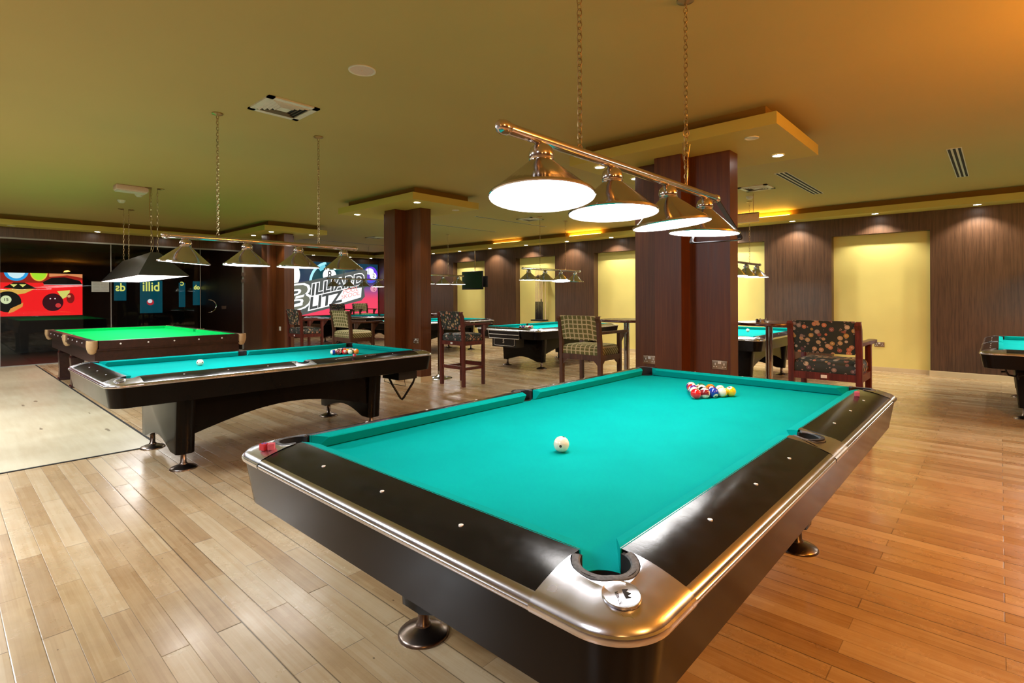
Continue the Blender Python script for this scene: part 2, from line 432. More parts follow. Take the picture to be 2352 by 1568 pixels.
# dark room behind the glass
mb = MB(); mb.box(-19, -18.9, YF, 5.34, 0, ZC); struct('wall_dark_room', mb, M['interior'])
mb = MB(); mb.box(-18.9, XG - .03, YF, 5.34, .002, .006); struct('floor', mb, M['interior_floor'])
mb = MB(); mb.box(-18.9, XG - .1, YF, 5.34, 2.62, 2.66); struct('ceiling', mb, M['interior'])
# soffits: two tiers along back, left and sign walls
mb = MB(); mb.box(XS, XR, 10.60, YW, 2.70, 2.80); mb.box(XG, XG + .43, YF, 5.30, 2.70, 2.80); mb.box(XS, XS + .43, 5.42, YW, 2.70, 2.80)
struct('ceiling_soffit', mb, M['lip'])
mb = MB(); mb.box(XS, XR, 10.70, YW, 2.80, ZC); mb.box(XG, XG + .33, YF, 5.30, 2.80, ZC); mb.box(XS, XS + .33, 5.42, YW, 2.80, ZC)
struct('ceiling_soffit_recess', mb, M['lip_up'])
boxes = [(-3.35, -1.31, 4.56, 5.88), (-8.10, -6.07, 4.56, 5.84), (XG + .4, -11.0, 4.56, 5.92)]
mb = MB(); mu = MB()
for i, (a, b_, c, d) in enumerate(boxes):
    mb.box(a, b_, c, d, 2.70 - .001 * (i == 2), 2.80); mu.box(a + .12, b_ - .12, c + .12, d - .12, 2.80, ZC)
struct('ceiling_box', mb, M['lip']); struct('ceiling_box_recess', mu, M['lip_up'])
# columns (stepped cross plan)
for i, ox in enumerate((0, -4.71, -9.42)):
    mb = MB(); X = lambda v: v + ox
    mb.box(X(-2.86), X(-1.875), 5.09, 5.29, 0, 2.7); mb.box(X(-2.55), X(-2.27), 4.895, 5.49, 0, 2.7)
    mb.box(X(-2.90), X(-2.86), 5.13, 5.25, 0, 2.7)
    t = struct('wall_column', mb, M['col_wood'])
    mb = MB(); mb.box(X(-2.875), X(-1.86), 5.075, 5.305, 0, .085); mb.box(X(-2.565), X(-2.255), 4.88, 5.505, 0, .085); struct('baseboard_column', mb, M['skirting'])

# ------------------------------------------------------------------ pool table
A, B = .635, 1.27
RT = .81
prof_lam = [(.022, 0), (.05, -.0025), (.085, -.0080), (.12, -.0165), (.145, -.0245), (.161, -.0305)]
def lamz(o):
    if o <= prof_lam[0][0]: return 0.0
    for (a, za), (b_, zb_) in zip(prof_lam, prof_lam[1:]):
        if o <= b_: return za + (zb_ - za) * (o - a) / (b_ - a)
    return prof_lam[-1][1]
prof_trim = [(.161, -.0305), (.168, -.0325), (.174, -.0365), (.178, -.0415), (.1785, -.0435), (.1775, -.0445), (.182, -.0465), (.1835, -.051), (.181, -.0575), (.172, -.059)]
def rail_frame(side):
    # returns fn(s,o,z): s along rail, o outward from nose
    if side == 'E': return lambda s, o, z: (A + o, s, RT + z)
    if side == 'W': return lambda s, o, z: (-A - o, -s, RT + z)
    if side == 'S': return lambda s, o, z: (s, -B - o, RT + z)
    if side == 'N': return lambda s, o, z: (-s, B + o, RT + z)
def sweep(mb, fr, prof, s0, s1, k0, k1, mi=0, n=1, base=None):
    # ends slope: s = s0 + k0*(o-o0)
    o0 = prof[0][0]; L = []
    for j in range(n + 1):
        u = j / n
        L.append([fr((s0 + k0 * (o - o0)) * (1 - u) + (s1 + k1 * (o - o0)) * u, o, z) for o, z in prof])
    mb.loops(L, mi, base is not None, True, True) if base is not None else mb.loops(L, mi, False, False, False)
def pool_table(label, loc, group):
    T = thing('pool_table', label, 'pool table', loc, 0, group)
    # bed cloth with pocket notches
    def arc(cx, cy, r, a0, a1, n=10): return [(cx + r * math.cos(math.radians(a0 + (a1 - a0) * k / n)), cy + r * math.sin(math.radians(a0 + (a1 - a0) * k / n))) for k in range(n + 1)]
    pts = []
    c = .024; rr = .060
    for sx, sy, a0 in ((1, -1, 225), (1, 1, 315), (-1, 1, 45), (-1, -1, 135)):
        pts += arc(sx * (A + c), sy * (B + c), rr, a0, a0 - 180) if False else arc(sx * (A + c), sy * (B + c), rr, a0 + 0, a0 - 180)
        if sx == 1 and sy == -1: pts += arc(A + .068, 0, .05, 270, 90)
        if sx == -1 and sy == 1: pts += arc(-A - .068, 0, .05, 90, -90)
    mb = MB(); mb.prism(pts, RT - .066, RT - .052); mb.obj('bed_cloth', M['teal'], T)
    mb = MB(); mb.box(-.70, .70, -1.335, 1.335, RT - .10, RT - .078); mb.box(-.6, .6, -1.2, 1.2, .6, RT - .1); mb.obj('slate_frame', M['hole'], T)
    # cushions
    cp = [(-.0145, -.0065), (-.016, -.0100), (.010, -.048), (.026, -.053), (.026, 0), (.010, -.0015)]
    def cushion(side, s0, s1, k0, k1):
        mb = MB(); fr = rail_frame(side); L = []
        for s, k in ((s0, k0), (s1, k1)): L.append([fr(s + k * (o + .015), o, z) for o, z in cp])
        mb.loops(L, 0, True, True, True, None, False); mb.obj('cushion', M['teal'], T)
    cc, sm = .083, .058
    for sd in 'EW':
        cushion(sd, -B + cc, -sm, -1.25, .35); cushion(sd, sm, B - cc, -.35, 1.25)
    for sd in 'NS': cushion(sd, -A + cc, A - cc, -1.25, 1.25)
    # laminate rails + metal trim, with sights
    def rail(side, s0, s1, sights):
        fr = rail_frame(side); mb = MB()
        body = prof_lam + [(.161, -.05), (.022, -.05)]
        L = [[fr(s, o, z) for o, z in body] for s in (s0, s1)]
        mb.loops(L, 0, True, True, True); r = mb.obj('rail', M['laminate'], T, sharp=50)
        mb = MB(); body = prof_trim + [(.158, -.059)]
        mb.loops([[fr(s, o, z) for o, z in body] for s in (s0, s1)], 0, True, True, True); mb.obj('metal_trim', M['trim'], T, sharp=50)
        for s in sights:
            mb = MB(); c = Vector(fr(s, .094, lamz(.094) + .0006)); mb.lathe([(.0001, .0010), (.0058, .0008), (.0065, -.003)], 12, 0, Matrix.Translation(c), True, False)
            mb.obj('sight', M['sight'], r)
    q = 2 * B / 8
    for sd in 'EW':
        rail(sd, -B + .036, -.092, [-q, -2 * q, -3 * q]); rail(sd, .092, B - .036, [q, 2 * q, 3 * q])
    for sd in 'NS': rail(sd, -A + .036, A - .036, [-A / 2, 0, A / 2])
    # corner castings
    def corner(ix, iy):
        g = lambda p, z: (ix * (A + p[0]), iy * (B + p[1]), RT + z)
        n = 24
        # inner: seam point -> collar arc -> seam point ; coordinates relative to nose corner
        inner = []
        s_in = .030
        for k in range(n + 1):
            u = k / n
            a = math.radians(-70 + 230 * u)     # arc facing outward diagonal
            inner.append((.027 + .0675 * math.cos(a), .027 + .0675 * math.sin(a)))
        inner = [(.022, -.036)] + inner if False else inner
        R_ = .115
        def outer(o):
            # path offset o, rounded radius
            p = []; r = max(R_ - (.184 - o), .004); cc_ = o - r
            st = -.0375
            for k in range(n + 1):
                u = k / n
                if u < .28: v = u / .28; p.append((o, st + (cc_ - st) * v))
                elif u > .72: v = (u - .72) / .28; p.append((cc_ + (st - cc_) * v, o))
                else:
                    a = (u - .28) / .44 * PI / 2; p.append((cc_ + r * math.cos(a), cc_ + r * math.sin(a)))
            return p
        mb = MB(); e = .0020; L = []
        P1 = outer(.10)
        lz = lambda p: lamz(max(p))
        L.append([g(p, -.07) for p in inner]); L.append([g(p, lz(p) + e - .003) for p in inner])
        for t_ in (.06, .4, .75): L.append([g((p[0] * (1 - t_) + q_[0] * t_, p[1] * (1 - t_) + q_[1] * t_), (lz(p) * (1 - t_) + -.0110 * t_) + e + .0012 * math.sin(PI * t_)) for p, q_ in zip(inner, P1)])
        for o, z in [(.10, -.0110), (.115, -.0150), (.13, -.0195), (.145, -.0245), (.158, -.0292), (.166, -.0322), (.173, -.0368), (.178, -.0425), (.1788, -.0445), (.183, -.0465), (.1850, -.0520), (.1825, -.0595), (.172, -.0615)]:
            L.append([g(p, z + e) for p in outer(o)])
        mb.loops(L, 0, False, False, False); c = mb.obj('corner_casting', M['casting'], T, sharp=40)
        # collar
        mb = MB(); L = []
        for k in range(n + 1):
            a = math.radians(-71 + 232 * k / n); ca, sa = math.cos(a), math.sin(a)
            L.append([g((.027 + r * ca, .027 + r * sa), z + lamz(max(.027 + r * ca, .027 + r * sa)) * (z > -.004)) for r, z in ((.0495, -.005), (.0488, -.0005), (.052, .0025), (.060, .0038), (.0655, .0028), (.0665, -.012))])
        mb.loops(L, 0, True, True, True); mb.obj('pocket_liner', M['rubber'], T)
        mb = MB(); mb.loops([[g((.027 + r * math.cos(math.radians(-85 + 260 * k / n)), .027 + r * math.sin(math.radians(-85 + 260 * k / n))), z) for r, z in ((.051, -.0048), (.051, -.15), (.062, -.15), (.062, -.0048))] for k in range(n + 1)], 0, True, True, True); mb.obj('pocket_wall', M['hole'], T)
        mb = MB(); mb.lathe([(.058, RT - .045), (.056, RT - .14), (.001, RT - .15)], 20, 0, Matrix.Translation((ix * (A + .034), iy * (B + .034), 0)), True, False); mb.obj('pocket', M['hole'], T)
        if ix == 1 and iy == -1:
            # round maker's badge
            ctr = Vector(g((.102, .092), 0)); ctr.z = RT - .0128
            mt = Matrix.Translation(ctr) @ Matrix.Rotation(math.radians(-45), 4, 'Z') @ Matrix.Rotation(math.radians(5), 4, 'X') if False else Matrix.Translation(ctr) @ Matrix.Rotation(math.radians(9), 4, Vector((.707, .707, 0)))
            mb = MB(); mb.lathe([(.0350, -.002), (.0350, .0020), (.0338, .0025), (.0325, .0016), (.0001, .0016)], 32, 0, mt, True, False)
            bd = mb.obj('badge', M['casting'], c)
            mb = MB(); tm = mt @ Matrix.Translation((0, 0, .0022)) @ Matrix.Rotation(math.radians(-42), 4, 'Z')
            text_mb(mb, 'Brunswick', .0125, tm @ Matrix.Translation((-.002, -.007, 0)), 0, 0, 0)
            pl = [(-.011, .004), (-.011, .016), (-.005, .009), (0, .018), (.005, .009), (.011, .016), (.011, .004)]
            mb.add([(x, y, 0) for x, y in pl], [list(range(7))], 0, False, tm)
            mb.obj('badge_lettering', M['dark'], c)
    for ix in (-1, 1):
        for iy in (-1, 1): corner(ix, iy)
    # side castings
    for sd in (1, -1):
        mb = MB(); n = 20; L = []
        def pt(o, s, z): return (sd * (A + o), s, RT + z)
        inn = [(.070 + .060 * math.cos(math.radians(a)), .060 * math.sin(math.radians(a))) for a in [-125 + 250 * k / n for k in range(n + 1)]]
        ys = [-.0935 + .187 * k / n for k in range(n + 1)]
        L.append([pt(o, s, -.06) for o, s in inn]); L.append([pt(o, s, lamz(o) - .001) for o, s in inn])
        for t_ in (.05, .35, .7): L.append([pt(o * (1 - t_) + .14 * t_, s * (1 - t_) + y * t_, lamz(o * (1 - t_) + .14 * t_) + .002) for (o, s), y in zip(inn, ys)])
        for o, z in [(.142, -.0235), (.158, -.0292), (.166, -.0322), (.173, -.0368), (.178, -.0425), (.1788, -.0445), (.183, -.0465), (.1850, -.0520), (.1825, -.0595), (.172, -.0615)]:
            L.append([pt(o, y, z + .0015) for y in ys])
        mb.loops(L, 0, False, False, False)
        for e_ in (-1, 1):
            mb.add([pt(.024, e_ * .0935, .002), pt(.14, e_ * .0935, lamz(.14) + .002), pt(.055, e_ * .060, .002 + lamz(.055)), pt(.036, e_ * .052, .0015), pt(.024, e_ * .056, .0015)], [(0, 1, 2, 3, 4)] if e_ > 0 else [(4, 3, 2, 1, 0)])
        mb.obj('side_casting', M['casting'], T, sharp=60)
        mb = MB(); L = []
        for k in range(n + 1):
            a = math.radians(-128 + 256 * k / n); ca, sa = math.cos(a), math.sin(a)
            L.append([pt(.070 + r * ca, r * sa, z + lamz(.07 + r * ca) * (z > -.004)) for r, z in ((.043, -.005), (.0425, -.0005), (.046, .0025), (.053, .0038), (.0585, .0028), (.0595, -.012))])
        mb.loops(L, 0, True, True, True); mb.obj('pocket_liner', M['rubber'], T)
        mb = MB(); mb.loops([[pt(.070 + r * math.cos(math.radians(-140 + 280 * k / n)), r * math.sin(math.radians(-140 + 280 * k / n)), z) for r, z in ((.0445, -.0048), (.0445, -.15), (.0565, -.15), (.0565, -.0048))] for k in range(n + 1)], 0, True, True, True); mb.obj('pocket_wall', M['hole'], T)
        mb = MB(); mb.lathe([(.052, RT - .045), (.05, RT - .14), (.001, RT - .15)], 20, 0, Matrix.Translation((sd * (A + .068), 0, 0)), True, False); mb.obj('pocket', M['hole'], T)
    # apron
    def rr(hx, hy, r, z, n=8):
        o = []
        for cx, cy, a0 in ((hx - r, hy - r, 0), (-hx + r, hy - r, 90), (-hx + r, -hy + r, 180), (hx - r, -hy + r, 270)):
            for k in range(n + 1):
                a = math.radians(a0 + 90 * k / n); o.append((cx + r * math.cos(a), cy + r * math.sin(a), z))
        return o
    mb = MB(); mb.loops([rr(A + .15, B + .15, .10, .60), rr(A + .172, B + .172, .10, .60)[:], rr(A + .135, B + .135, .09, .60)][:0] or
             [rr(A + .02, B + .02, .05, .61), rr(A + .138, B + .138, .09, .600), rr(A + .150, B + .150, .095, .604), rr(A + .1745, B + .1745, .108, .753), rr(A + .15, B + .15, .10, .755)], 0, True, True, False)
    mb.obj('apron', M['apron'], T, sharp=40)
    # pedestals, skirts, feet
    for iy in (-1, 1):
        yc = iy * .88
        def poly(hw, zb, arch):
            p = [(-.54, .62), (.54, .62), (.50, zb)]
            for k in range(11):
                u = k / 10; x = .40 - .80 * u; p.append((x, zb + arch * math.sin(PI * u)))
            p.append((-.50, zb)); return p
        mb = MB(); L = []
        for dy, ins in ((-.075, .035), (-.068, .012), (-.045, 0), (.045, 0), (.068, .012), (.075, .035)):
            L.append([(x * (1 - ins / .5), yc + dy, z + (ins * .3 if z < .5 else 0)) for x, z in poly(.5, .125, .085)])
        mb.loops(L, 0, True, True, True); mb.obj('pedestal', M['apron'], T, sharp=40)
        for ix in (-1, 1):
            mb = MB(); mt = Matrix.Translation((ix * .445, yc, 0))
            mb.lathe([(.10, 0), (.10, .006), (.092, .014), (.06, .026), (.03, .036), (.028, .045), (.022, .05), (.0195, .15), (.0001, .15)], 28, 0, mt, True, False)
            mb.obj('foot', M['foot'], T, sharp=50)
    for ix in (-1, 1):
        mb = MB(); p = [(-.82, .62), (-.82, .27)] + [(-.82 + 1.64 * k / 16, .27 + .15 * math.sin(PI * k / 16)) for k in range(1, 16)] + [(.82, .27), (.82, .62)]
        n = len(p); a = [(ix * .46 - .02, y, z) for y, z in p]; b_ = [(ix * .46 + .02, y, z) for y, z in p]
        mb.loops([a, b_], 0, True, True, True, None, False); mb.obj('skirt_panel', M['apron'], T)
    return T

g_pool = 'pool tables with teal cloth'
T1 = pool_table('large black pool table with teal cloth and metal corners, nearest the camera', (-1.231, 2.183, 0), g_pool)
register()
sB = (.957, .922, .94)
specs = [
    ('black pool table with teal cloth on the left, in front of the green snooker table', (-5.105, 2.150, 0), (.96, .952, .957)),
    ('black pool table with silver ball return frame and number plate, behind the plaid bar chair', (-6.6, 8.33, 0), sB),
    ('black pool table far behind the floral bar chair, beneath the hanging television', (-10.2, 8.31, 0), sB),
    ('black pool table half hidden behind the large column, holding one cue ball', (-3.12, 8.79, 0), sB),
    ('black pool table cut off by the right edge of the picture', (.62, 8.66, 0), sB),
    ('black pool table in front of the big lit billiard picture wall', (-14.28, 8.65, 0), sB)]
TT = [dup(T1, l, loc, None, g_pool, sc) for l, loc, sc in specs]
T2, T4, T5, T6, T7, T8 = TT
RZ2 = .81 * .957; BED1 = RT - .052; BED2 = BED1 * .957; BEDB = BED1 * .94

# extra parts: T2 end tray and strap
def part(name, mb, m, parent, local=True): return mb.obj(name, m, parent)
mb = MB(); mb.box(.30, .60, 1.12, 1.36, .49, .60); part('ball_tray', mb, M['black'], T2)
mb = MB(); mb.tube([(.34, 1.16, .52), (.36, 1.20, .42), (.44, 1.26, .26), (.455, 1.27, .25), (.47, 1.28, .27), (.56, 1.34, .44), (.58, 1.36, .52)], .013, 6); part('strap', mb, M['black'], T2)
mb = MB(); mb.tube([(.31, 1.16, .52), (.30, 1.14, .45), (.36, 1.2, .42), (.50, 1.28, .40), (.49, 1.27, .50)], .004, 6); part('cable', mb, M['black'], T2)
# T4 ball return on the near end
def frame(mb, x0, x1, z0, z1, y, r=.006, mid=None):
    mb.tube([(x0, y, z1), (x1, y, z1), (x1, y, z0), (x0 + .03, y, z0), (x0, y, z1)], r, 6)
    if mid: mb.tube([(x0 + .012, y, mid), (x1, y, mid)], r, 6)
mb = MB(); mb.box(-.42, .36, -1.455, -1.36, .60, .74); frame(mb, -.42, .36, .60, .74, -1.46); mb.obj('ball_return', M['black'], T4)
mb = MB(); frame(mb, -.43, .37, .60, .75, -1.464, .007, .675); mb.obj('return_frame', M['white'], T4)
mb = MB(); mb.box(-.35, .27, -1.43, -1.2, .43, .60); mb.obj('return_box', M['black'], T4)
mb = MB(); mb.tube([(-.30, -1.433, .60), (-.30, -1.433, .475), (-.26, -1.433, .46), (.19, -1.433, .46), (.23, -1.433, .475), (.23, -1.433, .60)], .0045, 6)
text_mb(mb, '5', .10, Matrix.Translation((-.05, -1.435, .54)) @ Matrix.Rotation(PI / 2, 4, 'X'), 0, .004); mb.obj('number_plate', M['white'], T4)
for T_ in (T4, T7):
    mb = MB(); s_ = 1 if T_ is T4 else -1
    mb.lathe([(.0001, .006), (.012, .005), (.014, 0)], 12, 0, Matrix.Translation((s_ * (.73), -1.375, .68)) @ Matrix.Rotation(PI / 2, 4, 'X'), True, False); mb.obj('badge', M['steel'], T_)
# T7 hanging bracket
mb = MB(); mb.tube([(-.60, -1.2, .60), (-.60, -1.2, .555), (-.64, -1.2, .55)], .012, 6); mb.tube([(-.60, -1.2, .56), (-.58, -1.2, .52), (-.53, -1.2, .51), (-.51, -1.2, .53), (-.50, -1.2, .48)], .011, 6); mb.tube([(-.53, -1.2, .51), (-.46, -1.2, .53)], .008, 6)
mb.tube([(-.45, -1.2, .60), (-.40, -1.2, .565), (-.30, -1.2, .56), (-.2, -1.2, .60)], .005, 6); part('hanging_bracket', mb, M['black'], T7)

# ------------------------------------------------------------------ snooker table
def snooker():
    T = thing('snooker_table', 'dark mahogany snooker table with bright green cloth and cream leather pockets', 'snooker table', (-9.77, 2.145, 0))
    hx, hy, z = 1.77, .885, .805
    mb = MB(); mb.box(-hx + .1, hx - .1, -hy + .1, hy - .1, z - .075, z - .045); mb.obj('bed_cloth', M['green'], T)
    def seg(horiz, s, a, b_, name, o0, o1, z0, z1, m):
        mb = MB()
        if horiz: y0, y1 = sorted((s * (hy - o1), s * (hy - o0))); mb.box(a, b_, y0, y1, z0, z1)
        else: x0, x1 = sorted((s * (hx - o1), s * (hx - o0))); mb.box(x0, x1, a, b_, z0, z1)
        mb.obj(name, m, T)
    for s in (-1, 1):
        for a, b_ in ((-hx + .09, -.06), (.06, hx - .09)):
            seg(True, s, a, b_, 'cushion', .07, .125, z - .045, z - .004, M['green'])
            seg(True, s, a, b_, 'rail', 0, .075, z - .10, z, M['snk_wood'])
        seg(False, s, -hy + .09, hy - .09, 'cushion', .07, .125, z - .045, z - .004, M['green'])
        seg(False, s, -hy + .09, hy - .09, 'rail', 0, .075, z - .10, z, M['snk_wood'])
    mb = MB(); mb.box(-hx + .06, hx - .06, -hy + .06, hy - .06, .52, z - .075); mb.box(-hx + .02, hx - .02, -hy + .02, hy - .02, z - .125, z - .10); mb.obj('apron', M['snk_wood'], T)
    for s in (-1, 1):
        for x in (-1.3, -.95, -.6, -.28, .28, .6, .95, 1.3):
            mb = MB(); mb.lathe([(.0001, .004), (.009, .003), (.010, -.002)], 10, 0, Matrix.Translation((x, s * hy, z - .045)) @ Matrix.Rotation(PI / 2 * (1 if s < 0 else -1), 4, 'X'), True, False); mb.obj('sight', M['sight'], T)
    for y in (-.58, -.29, 0, .29, .58):
        mb = MB(); mb.lathe([(.0001, .004), (.010, .003), (.011, -.002)], 10, 0, Matrix.Translation((hx, y, z - .045)) @ Matrix.Rotation(PI / 2, 4, 'Y'), True, False); mb.obj('sight', M['sight'], T)
    # pockets: leather block plus net bowl
    for px, py in ((-1, -1), (-1, 1), (1, -1), (1, 1), (0, -1), (0, 1)):
        mb = MB(); x, y = px * (hx - .045), py * (hy - .03)
        mt = Matrix.Translation((x, y, z - .11))
        mb.lathe([(.038, .111), (.058, .111), (.060, .05), (.054, .015), (.040, -.03), (.02, -.05), (.0001, -.051)], 16, 0, mt, True, False)
        mb.obj('pocket', M['leather'], T)
        mb = MB(); mb.lathe([(.0001, .106), (.041, .106), (.041, .1115)], 16, 0, mt, True, False); mb.obj('pocket_hole', M['hole'], T)
    # turned legs
    for s in (-1, 1):
        for x in ((-1.46, -.36) if s < 0 else (-1.46, -.36, .62, 1.46)):
            mb = MB(); L = []
            for w, zz in ((.085, 0), (.085, .02), (.072, .04), (.066, .18), (.075, .36), (.08, .44), (.07, .47), (.08, .53)):
                L.append([(x + a * w, s * .70 + c * w, zz) for a, c in ((-1, -1), (1, -1), (1, 1), (-1, 1))])
            mb.loops(L, 0, True, True, True, None, False); mb.obj('leg', M['snk_wood'], T)
    return T
SNK = snooker()

# ------------------------------------------------------------------ balls
BR = .0286
colors = {'yellow': C(.75, .50, .01), 'blue': C(.01, .04, .35), 'red': C(.60, .01, .015), 'purple': C(.10, .015, .20), 'orange': C(.75, .20, .01), 'green': C(.005, .16, .06), 'maroon': C(.20, .01, .02), 'black': C(.006, .006, .006)}
mb = MB(); mb.sphere((0, 0, 0), BR, 14); sph = mb.mesh('ball', [cue_ball_mat()])
BMESH = {}
for cn, cc_ in colors.items():
    for st in (0, 1):
        me = sph.copy(); me.materials.clear(); me.materials.append(ball_mat(cn + ('_stripe' if st else '_ball'), cc_, st)); BMESH[(cn, st)] = me
def ball(me, name, x, y, z, label, cat, group=None):
    o = bpy.data.objects.new(name, me); COL.objects.link(o); o.location = (x, y, z + BR)
    o.rotation_euler = (random.uniform(0, 6), random.uniform(0, 6), random.uniform(0, 6))
    return tag(o, label, cat, group)
def rack(ax, ay, z, where, group, order, sgn=1):
    k = 0; d = BR * 2.01
    names = ['tip', 'second row', 'third row', 'fourth row', 'back row']
    for r in range(5):
        for c in range(r + 1):
            cn, st = order[k]; k += 1
            x = ax + (c - r / 2) * d; y = ay + sgn * r * d * .866
            if r == 0: pl = 'tip'
            elif r == 1: pl = ('left', 'right')[c] + ' of second row'
            elif c in (0, r): pl = ('left' if c == 0 else 'right') + ' end of ' + names[r]
            elif r == 2: pl = 'middle of third row'
            elif r == 3: pl = 'fourth row, %s of centre' % ('left', 'right')[c - 1]
            else: pl = ('left of centre in', 'centre of', 'right of centre in')[c - 1] + ' back row'
            ball(BMESH[(cn, st)], 'pool_ball', x, y, z, '%s%s ball, %s, rack on %s' % ('black eight' if cn == 'black' else cn, ' striped' if st else '' if cn == 'black' else ' solid', pl, where), 'ball', group)
o1 = [('red', 0), ('green', 1), ('maroon', 1), ('purple', 0), ('black', 0), ('blue', 0), ('red', 1), ('orange', 1), ('maroon', 0), ('yellow', 1), ('purple', 1), ('green', 0), ('orange', 0), ('blue', 1), ('yellow', 0)]
rack(-1.231, 2.830, BED1, 'the nearest table', 'racked balls on the nearest pool table', o1)
ball(sph, 'cue_ball', -1.177, 1.545, BED1, 'ivory cue ball with dark dots alone on the nearest table', 'ball')
o2 = [('blue', 1), ('yellow', 1), ('maroon', 0), ('green', 0), ('black', 0), ('red', 0), ('purple', 1), ('orange', 1), ('yellow', 0), ('green', 1), ('purple', 0), ('blue', 0), ('red', 1), ('maroon', 1), ('orange', 0)]
rack(-5.09, 2.80, BED2, 'the left table', 'racked balls on the left pool table', o2)
ball(sph, 'cue_ball', -5.18, 1.585, BED2, 'white cue ball alone on the left teal table', 'ball')
rack(-6.6, 7.75, BEDB, 'the table with silver frame', 'racked balls on the table behind the plaid chair', o1[::-1], -1)
ball(sph, 'cue_ball', -3.12, 9.25, BEDB, 'white cue ball on the table half hidden behind the large column', 'ball')

# ------------------------------------------------------------------ chalks
def chalk(x, y, z, m, label, top='blue', s=.011, rz=0, group=None):
    t = thing('chalk_cube', label, 'chalk', (x, y, z), rz, group)
    mb = MB(); mb.rbox(-s, s, -s, s, 0, 2 * s, .0015); mb.obj('body', M[m], t)
    mb = MB(); mb.lathe([(s * .8, 2 * s), (s * .6, 2 * s + .0006), (.0001, 2 * s - .001)], 12, 0, None, True, False); mb.obj('worn_top', M[top], t)
    return t
chalk(-1.231 - .665, 2.183 - 1.402, RT - .0185, 'red', 'red chalk cube with blue top on the left metal corner of the nearest table', 'blue', .0115, .3)
chalk(-1.231 - .638, 2.183 - 1.388, RT - .0145, 'pink', 'pink chalk cube beside the blue-topped one on the left metal corner', 'pink', .011, 1.0)
chalk(-1.231 + .69, 2.183 + 1.02, RT - .0030, 'pink', 'pink chalk cube on the far end of the right rail of the nearest table', 'pink', .0115, .2)
chalk(-5.07 + .67, 2.135 + .50, RZ2 + .0005, 'pink', 'small pink chalk on the near rail of the left table', 'pink', .0115, .1)

# ------------------------------------------------------------------ lamps
def chain_mb(mb, x, y, z0, z1, link=.034, r=.0022, w=.009, mi=0, wob=0):
    n = int((z1 - z0) / (link * .72))
    for k in range(n):
        z = z0 + (k + .5) * (z1 - z0) / n; L = []
        for j in range(10):
            a = 2 * PI * j / 10; u = w * math.cos(a); v = link * .5 * math.sin(a)
            L.append((x + (u if k % 2 else u * .25), y + (u * .25 if k % 2 else u), z + v))
        mb.tube(L, r, 4, mi, True)
def lamp(label, loc, ys, bar, zb, zr, chains, r=.19, group='billiard table lamps with four cone shades', glow='glow', mats=('shade', 'bar', 'chain'), off=(), link=.034, tilts=None):
    T = thing('billiard_lamp', label, 'hanging lamp', (loc[0], loc[1], 0), 0, group)
    mb = MB(); y0, y1 = bar; rb = .0205
    mb.tube([(0, y0, zb), (0, y1, zb)], rb, 16); mb.obj('bar', M[mats[1]], T)
    for ye, s in ((y0, -1), (y1, 1)):
        mb = MB(); mb.lathe([(.0001, -.030), (.012, -.028), (.022, -.018), (.0255, -.004), (.0255, .010), (.023, .014), (.0245, .018), (.0215, .024), (.0215, .03), (.0001, .03)], 16, 0, Matrix.Translation((0, ye, zb)) @ Matrix.Rotation(PI / 2 * (-1 if s < 0 else 1), 4, 'X'), True, False)
        mb.obj('end_cap', M[mats[1]], T)
    hs = zb - zr
    for i, y in enumerate(ys):
        mt = Matrix.Translation((0, 0, -zb)); mb = MB()
        zt = zb - rb * .6; zn = zb - .086
        mb.lathe([(r, zr + .002), (r + .003, zr + .006), (r + .001, zr + .014), (r - .008, zr + .017), (.047, zn), (.043, zn + .006)], 40, 0, mt, True, False)
        sh = mb.obj('shade', M[mats[0]], T, (0, y, zb), sharp=50)
        if tilts:
            a_, r_ = tilts[i]; sh.rotation_euler = (Matrix.Rotation(math.radians(a_), 3, Vector((.737, .676, 0))) @ Matrix.Rotation(math.radians(r_), 3, Vector((-.676, .737, 0)))).to_euler()
        mb = MB(); mb.lathe([(.043, zn + .003), (.046, zn + .008), (.043, zn + .012), (.046, zn + .018), (.046, zn + .032), (.040, zn + .052), (.024, zn + .066), (.014, zt), (.0001, zt)], 24, 0, mt, True, False)
        mb.obj('shade_cap', M[mats[1]], sh, sharp=50)
        mb = MB(); mb.lathe([(.0001, zr + .003), (r - .003, zr + .003), (r - .012, zr + .012), (.03, zr + .11)], 40, 0, mt, True, False)
        mb.obj('diffuser', M['glow_off'] if i in off else M[glow], sh)
    for y in chains:
        mb = MB(); chain_mb(mb, 0, y, zb + .03, ZC - .02, link); mb.lathe([(.0001, 0), (.045, -.001), (.045, -.008), (.012, -.02), (.0001, -.022)][::-1], 20, 0, Matrix.Translation((0, y, ZC)), True, False)
        mb.tube([(0, y - .02, zb + .01), (0, y - .012, zb + .028), (0, y, zb + .034), (0, y + .012, zb + .028), (0, y + .02, zb + .01)], .003, 5)
        mb.obj('chain', M[mats[2]], T)
    return T
L1 = lamp('copper-toned four-shade lamp hanging low over the nearest pool table', (-1.23, 0), (1.50, 1.98, 2.49, 2.965), (1.30, 3.12), 1.895, 1.675, (1.743, 2.715), tilts=((-7, 0), (-3, -.5), (-1, -6), (1.5, 2)))
mb = MB(); pts = [(.004, 2.715, 1.915), (.016, 2.70, 1.99), (.006, 2.72, 2.05), (.014, 2.73, 2.13), (-.01, 2.70, 2.14), (-.014, 2.71, 2.06), (-.004, 2.73, 1.99), (0, 2.715, 1.92)]
mb.tube(pts, .0028, 5); mb.tube([(.012 * math.cos(a), 2.715 + .018 * math.cos(a) * .6, 2.19 + .018 * math.sin(a)) for a in [2 * PI * k / 12 for k in range(12)]], .0035, 5, 0, True); mb.obj('cable_loop', M['chain'], L1)
